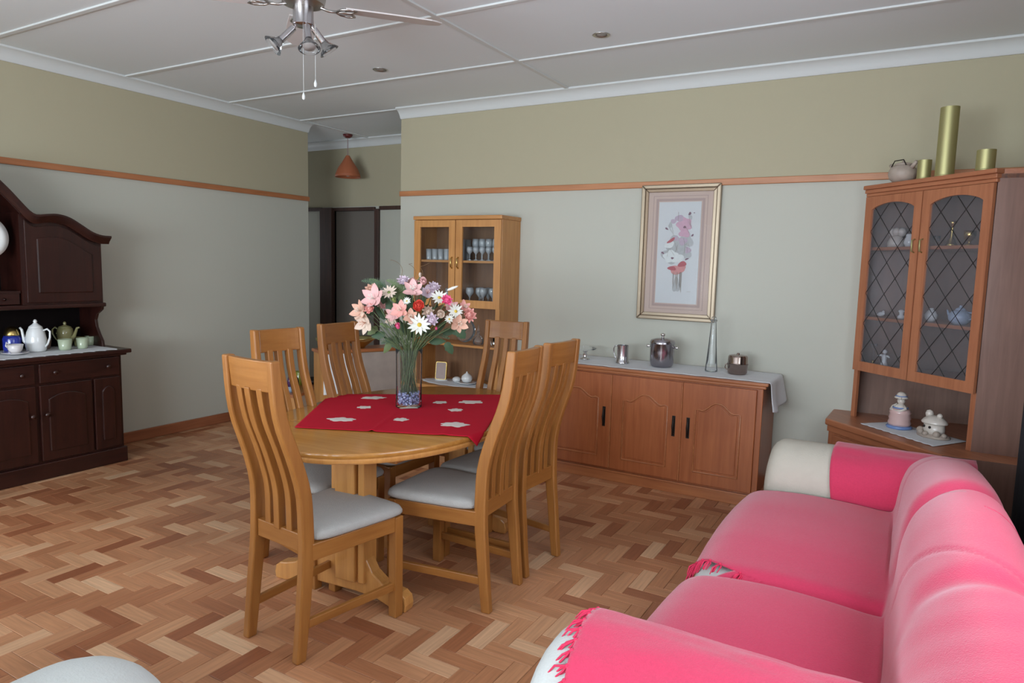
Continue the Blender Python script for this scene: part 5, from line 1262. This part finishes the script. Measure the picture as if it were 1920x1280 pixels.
# ------------------------------------------------------------------ sofa with its raspberry throws
sofa=thing('sofa','cream sofa along the right side, mostly hidden under raspberry throws','sofa',(5.02,-2.25,0))
SP=[(4.49,.04),(4.482,.15),(4.480,.28),(4.492,.355),(4.53,.398),(4.60,.418),(4.76,.428),(4.93,.424),(5.04,.416),(5.085,.425),(5.10,.47),(5.11,.55),(5.12,.64),(5.145,.72),(5.195,.775),(5.255,.797),(5.315,.785),(5.355,.74),(5.378,.66),(5.39,.50),(5.395,.15)]
HB=[(-3.9,.80),(-2.6,.80),(-2.3,.785),(-2.0,.755),(-1.7,.715),(-1.45,.675),(-1.25,.635),(-1.1,.60)]
SEAM=-2.45
def seat_pt(s,y,off=0):
    k=s*(len(SP)-1); i=min(int(k),len(SP)-2); f=k-i
    # smooth
    xs=[(j,SP[j][0]) for j in range(len(SP))]; zs=[(j,SP[j][1]) for j in range(len(SP))]
    def P(k_): return Vector((smoothi(xs[max(0,int(k_)-2):int(k_)+4],k_),0,smoothi(zs[max(0,int(k_)-2):int(k_)+4],k_)))
    p=P(k); a=P(max(0,k-.25)); b=P(min(len(SP)-1,k+.25)); tg=(b-a).normalized(); nrm=Vector((-tg.z,0,tg.x))
    if nrm.z<0 and k<14: nrm=nrm if nrm.x<0 else -nrm
    x,z=p.x,p.z
    hb=smoothi(HB,y)
    if z>.43: z=.43+(z-.43)*(hb-.43)/(.797-.43)
    # cushions: seam and crown on the seat
    wseat=sstep(.9,3.5,k)*(1-sstep(8.5,9.5,k)); 
    z-=.030*math.exp(-((y-SEAM)/.035)**2)*wseat
    for (c,h) in ((-1.93,.5),(-2.83,.38)):
        if abs(y-c)<h: z+=.020*math.cos((y-c)/h*PI/2)*wseat
    wf=1-sstep(2,4.5,k); x+=.025*math.exp(-((y-SEAM)/.03)**2)*wf
    for (c,h) in ((-1.93,.5),(-2.83,.40)):
        if abs(y-c)<h: x-=.02*math.cos((y-c)/h*PI/2)*wf
    # back: two pillows with a fold between
    wb=sstep(9,11,k)*(1-sstep(19,20,k))
    z-=.030*math.exp(-((y+2.30-.10*(k-12)/4)/.05)**2)*wb*sstep(10,13,k); x+=.020*math.exp(-((y+2.30)/.06)**2)*wb*(1-sstep(13,16,k))
    z-=.022*math.exp(-((y+3.02)/.06)**2)*wb*sstep(10,13,k)
    return Vector((x,y,z))+nrm*off
def arm_prof(y0,y1,h):   # outer (y0) .. over .. inner (y1); returns points
    m=(y0+y1)/2; w=abs(y1-y0)/2; s=1 if y1>y0 else -1; pts=[(y0,.04),(y0,.20),(y0,h-.16)]
    for i in range(11):
        a=PI*i/10; pts.append((m-s*w*1.05*math.cos(a),h-w*.9+w*.9*math.sin(a)))
    pts+=[(y1,h-.20),(y1,.34)]
    return pts
def arm_pt(A,u,x,off=0,xf=4.42,taper=.10):
    k=u*(len(A)-1); i=min(int(k),len(A)-2); f=k-i; y,z=lerp(A[i][0],A[i+1][0],f),lerp(A[i][1],A[i+1][1],f)
    a=Vector(A[max(0,i-0)]); b=Vector(A[i+1]); tg=(b-a).normalized(); n=Vector((-tg.y,tg.x)); 
    cy=sum(p[0] for p in A)/len(A)
    if n.dot(Vector((y-cy,z-.3)))<0: n=-n
    y+=n.x*off; z+=n.y*off
    # rounded front end
    e=clamp((x-xf)/taper); sh=math.sqrt(max(0,1-(1-e)**2)) if e<1 else 1
    yc=(A[0][0]+A[-1][0])/2; zc_=.32
    k2=.72+.28*sh; y=yc+(y-yc)*k2; z=(zc_+(z-zc_)*k2) if z>zc_ else z
    return Vector((x,y,z))
FA=arm_prof(-1.06,-1.44,.63); NA=arm_prof(-3.55,-3.20,.65)
def rel(g): 
    g.v=[(v[0]-5.02,v[1]+2.25,v[2]) for v in g.v]; return g
for nm,A,XF,TPF in (('arm',FA,4.55,.07),('arm',NA,4.435,.09)):
    g=G(); n=26
    g.grid(lambda a,b,A=A,XF=XF,TPF=TPF: arm_pt(A,b,lerp(XF,5.36,a**1.4),0,XF,TPF),n,33); k=33
    g.f.append(tuple(range(k))); g.f.append(tuple((n-1)*k+j for j in range(k)))
    rel(g).make(nm,'creamw' if A is NA else 'cream',sofa,smooth=True)
g=G(); g.grid(lambda a,b: seat_pt(lerp(9/20,1,b),lerp(-3.86,-1.10,a)),140,40); n=40; g.f.append(tuple(range(n))); g.f.append(tuple(139*n+j for j in range(n))); rel(g).make('backrest','cream',sofa,smooth=True,fix=False)
for (a0,a1) in ((SEAM,-1.44),(-3.24,SEAM)):
    def cfn(a,b,a0=a0,a1=a1):
        y=lerp(a0,a1,a); return seat_pt(lerp(.03,.44,b),y,-.006)
    g=G(); g.grid(cfn,50,36); rel(g).make('seat_cushion','creamw',sofa,smooth=True,fix=False)
g=G(); g.box(4.50,5.38,-3.40,-1.25,.03,.335); rel(g).make('base','cream',sofa,bevel=.02)
for x,y in ((4.55,-3.40),(4.55,-1.15),(5.32,-3.40),(5.32,-1.15)):
    g=G(); g.lathe([(.025,0),(.030,.04),(0,.04)],(x,y,0),16); rel(g).make('foot','dark',sofa)
def wr(x,y,z,amp,sc=9):   # cloth wrinkle
    return amp*(noise.noise(Vector((x*sc,y*sc*1.0,z*sc)))*.6+noise.noise(Vector((x*sc*.5+4,y*sc*2.3,z*sc*.5)))*.5)
def crease(y,k,c,sl,w,amp): return -amp*math.exp(-((y-(c+sl*(k-12)))/w)**2)
def throw_seat(name,y0f,y1f,s0f,s1,nu,nv,amp):
    def fn(a,b):
        s=lerp(s0f(a),s1,b); y=lerp(y0f(s),y1f(s),a); k=s*20
        off=.013+wr(s*.9,y*.16,0,.009*amp)+wr(s*2,y*.5,3,.0012*amp)
        wb=sstep(9.5,12,k)
        off+=wb*(crease(y,k,-2.72,-.06,.010,.006)+crease(y,k,-1.62,.05,.03,.005))
        off+=.0006*math.sin(y*52+k*1.1+2*math.sin(k))*wb*sstep(-2.75,-3.1,y)*amp
        return seat_pt(s,y,off)
    g=G(); g.grid(fn,nu,nv); return g,fn
# far throw: far cushion, far part of the back, far arm
th1=thing('throw','raspberry throw over the far seat, far backrest and far arm of the sofa','throw',(5.0,-1.9,.4))
def relt(g,o): g.v=[(v[0]-o[0],v[1]-o[1],v[2]-o[2]) for v in g.v]; return g
g,f1=throw_seat('cloth',lambda s: -2.30-.16*sstep(.12,.35,s)-.05*sstep(.35,.5,s),lambda s:-1.475+.10*sstep(.45,.6,s)+.28*sstep(.6,.8,s),lambda a:.11,.97,90,110,1.0)
relt(g,(5.0,-1.9,.4)).make('cloth','throw',th1,smooth=True,solid=.005,fix=False)
def armth(A,x0,x1,u0,u1,nu,nv,off=.014,wv=1):
    def fn(a,b):
        u=lerp(u0,u1,b); x=lerp(x0+.018*math.sin(u*7),x1,a); 
        return arm_pt(A,u,x,off+wr(x,u*2,1,.006*wv))
    g=G(); g.grid(fn,nu,nv); return g,fn
g,_=armth(FA,4.84,5.368,.0,1.0,40,50); relt(g,(5.0,-1.9,.4)).make('arm_cloth','throw',th1,smooth=True,solid=.005,fix=False)
# near throw
th2=thing('throw','raspberry throw over the near seat, near arm and near backrest of the sofa','throw',(5.0,-2.9,.4))
g,f2=throw_seat('cloth',lambda s:-3.30-.52*sstep(.47,.60,s),lambda s:-2.50+.15*sstep(.16,.34,s),lambda a:.10,.97,110,130,1.3)
relt(g,(5.0,-2.9,.4)).make('cloth','throw',th2,smooth=True,solid=.005,fix=False)
g,f3=armth(NA,4.525,5.34,.06,1.0,70,60,.016,1.2); relt(g,(5.0,-2.9,.4)).make('arm_cloth','throw',th2,smooth=True,solid=.005,fix=False)
def tassel(par,org,p,d,L,r=.006):
    g=G(); d=Vector(d).normalized(); p=Vector(p)
    for k in range(6):
        a=rp.uniform(-.012,.012); b=rp.uniform(-.010,.010); e=p+d*L*rp.uniform(.8,1.05)+Vector((a,b,-abs(b)))
        g.tube([p,p.lerp(e,.45)+Vector((a*.8,b*.8,.004)),e],[r*.6,r*.55,r*.35],6)
    g.lathe(sphere_prof(r*1.1,5),p,8)
    g.v=[(v[0]-org[0],v[1]-org[1],v[2]-org[2]) for v in g.v]; g.make('tassel','fringe',par,smooth=True)
for i in range(12):
    b=.0+.34*i/11; p=f1(0,b); tassel(th1,(5.0,-1.9,.4),p+Vector((0,0,.002)),(-.25,-1,-.25 if i>3 else -.7),.050,.0045)
for i in range(20):
    u=.02+.70*i/19; p=f3(0,u); d=Vector((-.55,.25*(u-.4),-.5-.3*(u<.35))); tassel(th2,(5.0,-2.9,.4),p,d,.05 if u>.25 else .06,.0045)
for i in range(5):
    p=f3(.02+.03*i,.0); tassel(th2,(5.0,-2.9,.4),p,(-.1,-.1,-1),.06)

# ------------------------------------------------------------------ cream armchair at the bottom left
ac=thing('armchair','cream armchair seen only by its rounded arm at the bottom left','armchair',(3.30,-4.35,0))
def aarm(x0,x1,nm):
    A=[]; m=(x0+x1)/2; w=(x1-x0)/2
    A=[(x0,.04),(x0,.2),(x0,.45)]+[(m-w*1.04*math.cos(PI*i/10),.62-w*.8+w*.8*math.sin(PI*i/10)) for i in range(11)]+[(x1,.45),(x1,.2),(x1,.04)]
    def fn(a,b):
        k=b*(len(A)-1); i=min(int(k),len(A)-2); f=k-i; x,z=lerp(A[i][0],A[i+1][0],f),lerp(A[i][1],A[i+1][1],f)
        y=lerp(-3.86,-4.75,a**1.6); e=clamp((-3.86-y)/.17); sh=math.sqrt(max(0,1-(1-e)**2)); k2=.45+.55*sh; x=m+(x-m)*k2; z=.3+(z-.3)*(.62+.38*sh) if z>.3 else z
        return Vector((x-3.30,y+4.35,z))
    g=G(); g.grid(fn,30,45); n=45; g.f.append(tuple(range(n))); g.f.append(tuple(29*n+j for j in range(n))); g.make(nm,'creamw',ac,smooth=True)
aarm(3.55,3.90,'arm'); aarm(2.72,3.04,'arm')
g=G(); g.box(-.26,.25,-.45,.40,.10,.42); g.make('seat_cushion','creamw',ac,bevel=.05)
g=G(); g.box(-.55,.55,-.62,-.36,.08,.95); g.make('backrest','creamw',ac,bevel=.08)
# dark curtain hanging on the right wall behind the sofa
cur=thing('curtain','dark curtain hanging on the right wall just past the corner cabinet','curtain',(XR-.05,-1.15,.03))
g=G(); g.grid(lambda a,b: Vector((.018*math.sin(a*30)-.0,lerp(.18,-.38,a),lerp(0,2.15,b))),160,6); g.make('drape','curtain',cur,smooth=True,solid=.004,fix=False)
g=G(); g.tube([(0,.24,2.18),(0,-2.9,2.18)],.012,10); g.make('rod','iron',cur,smooth=True)
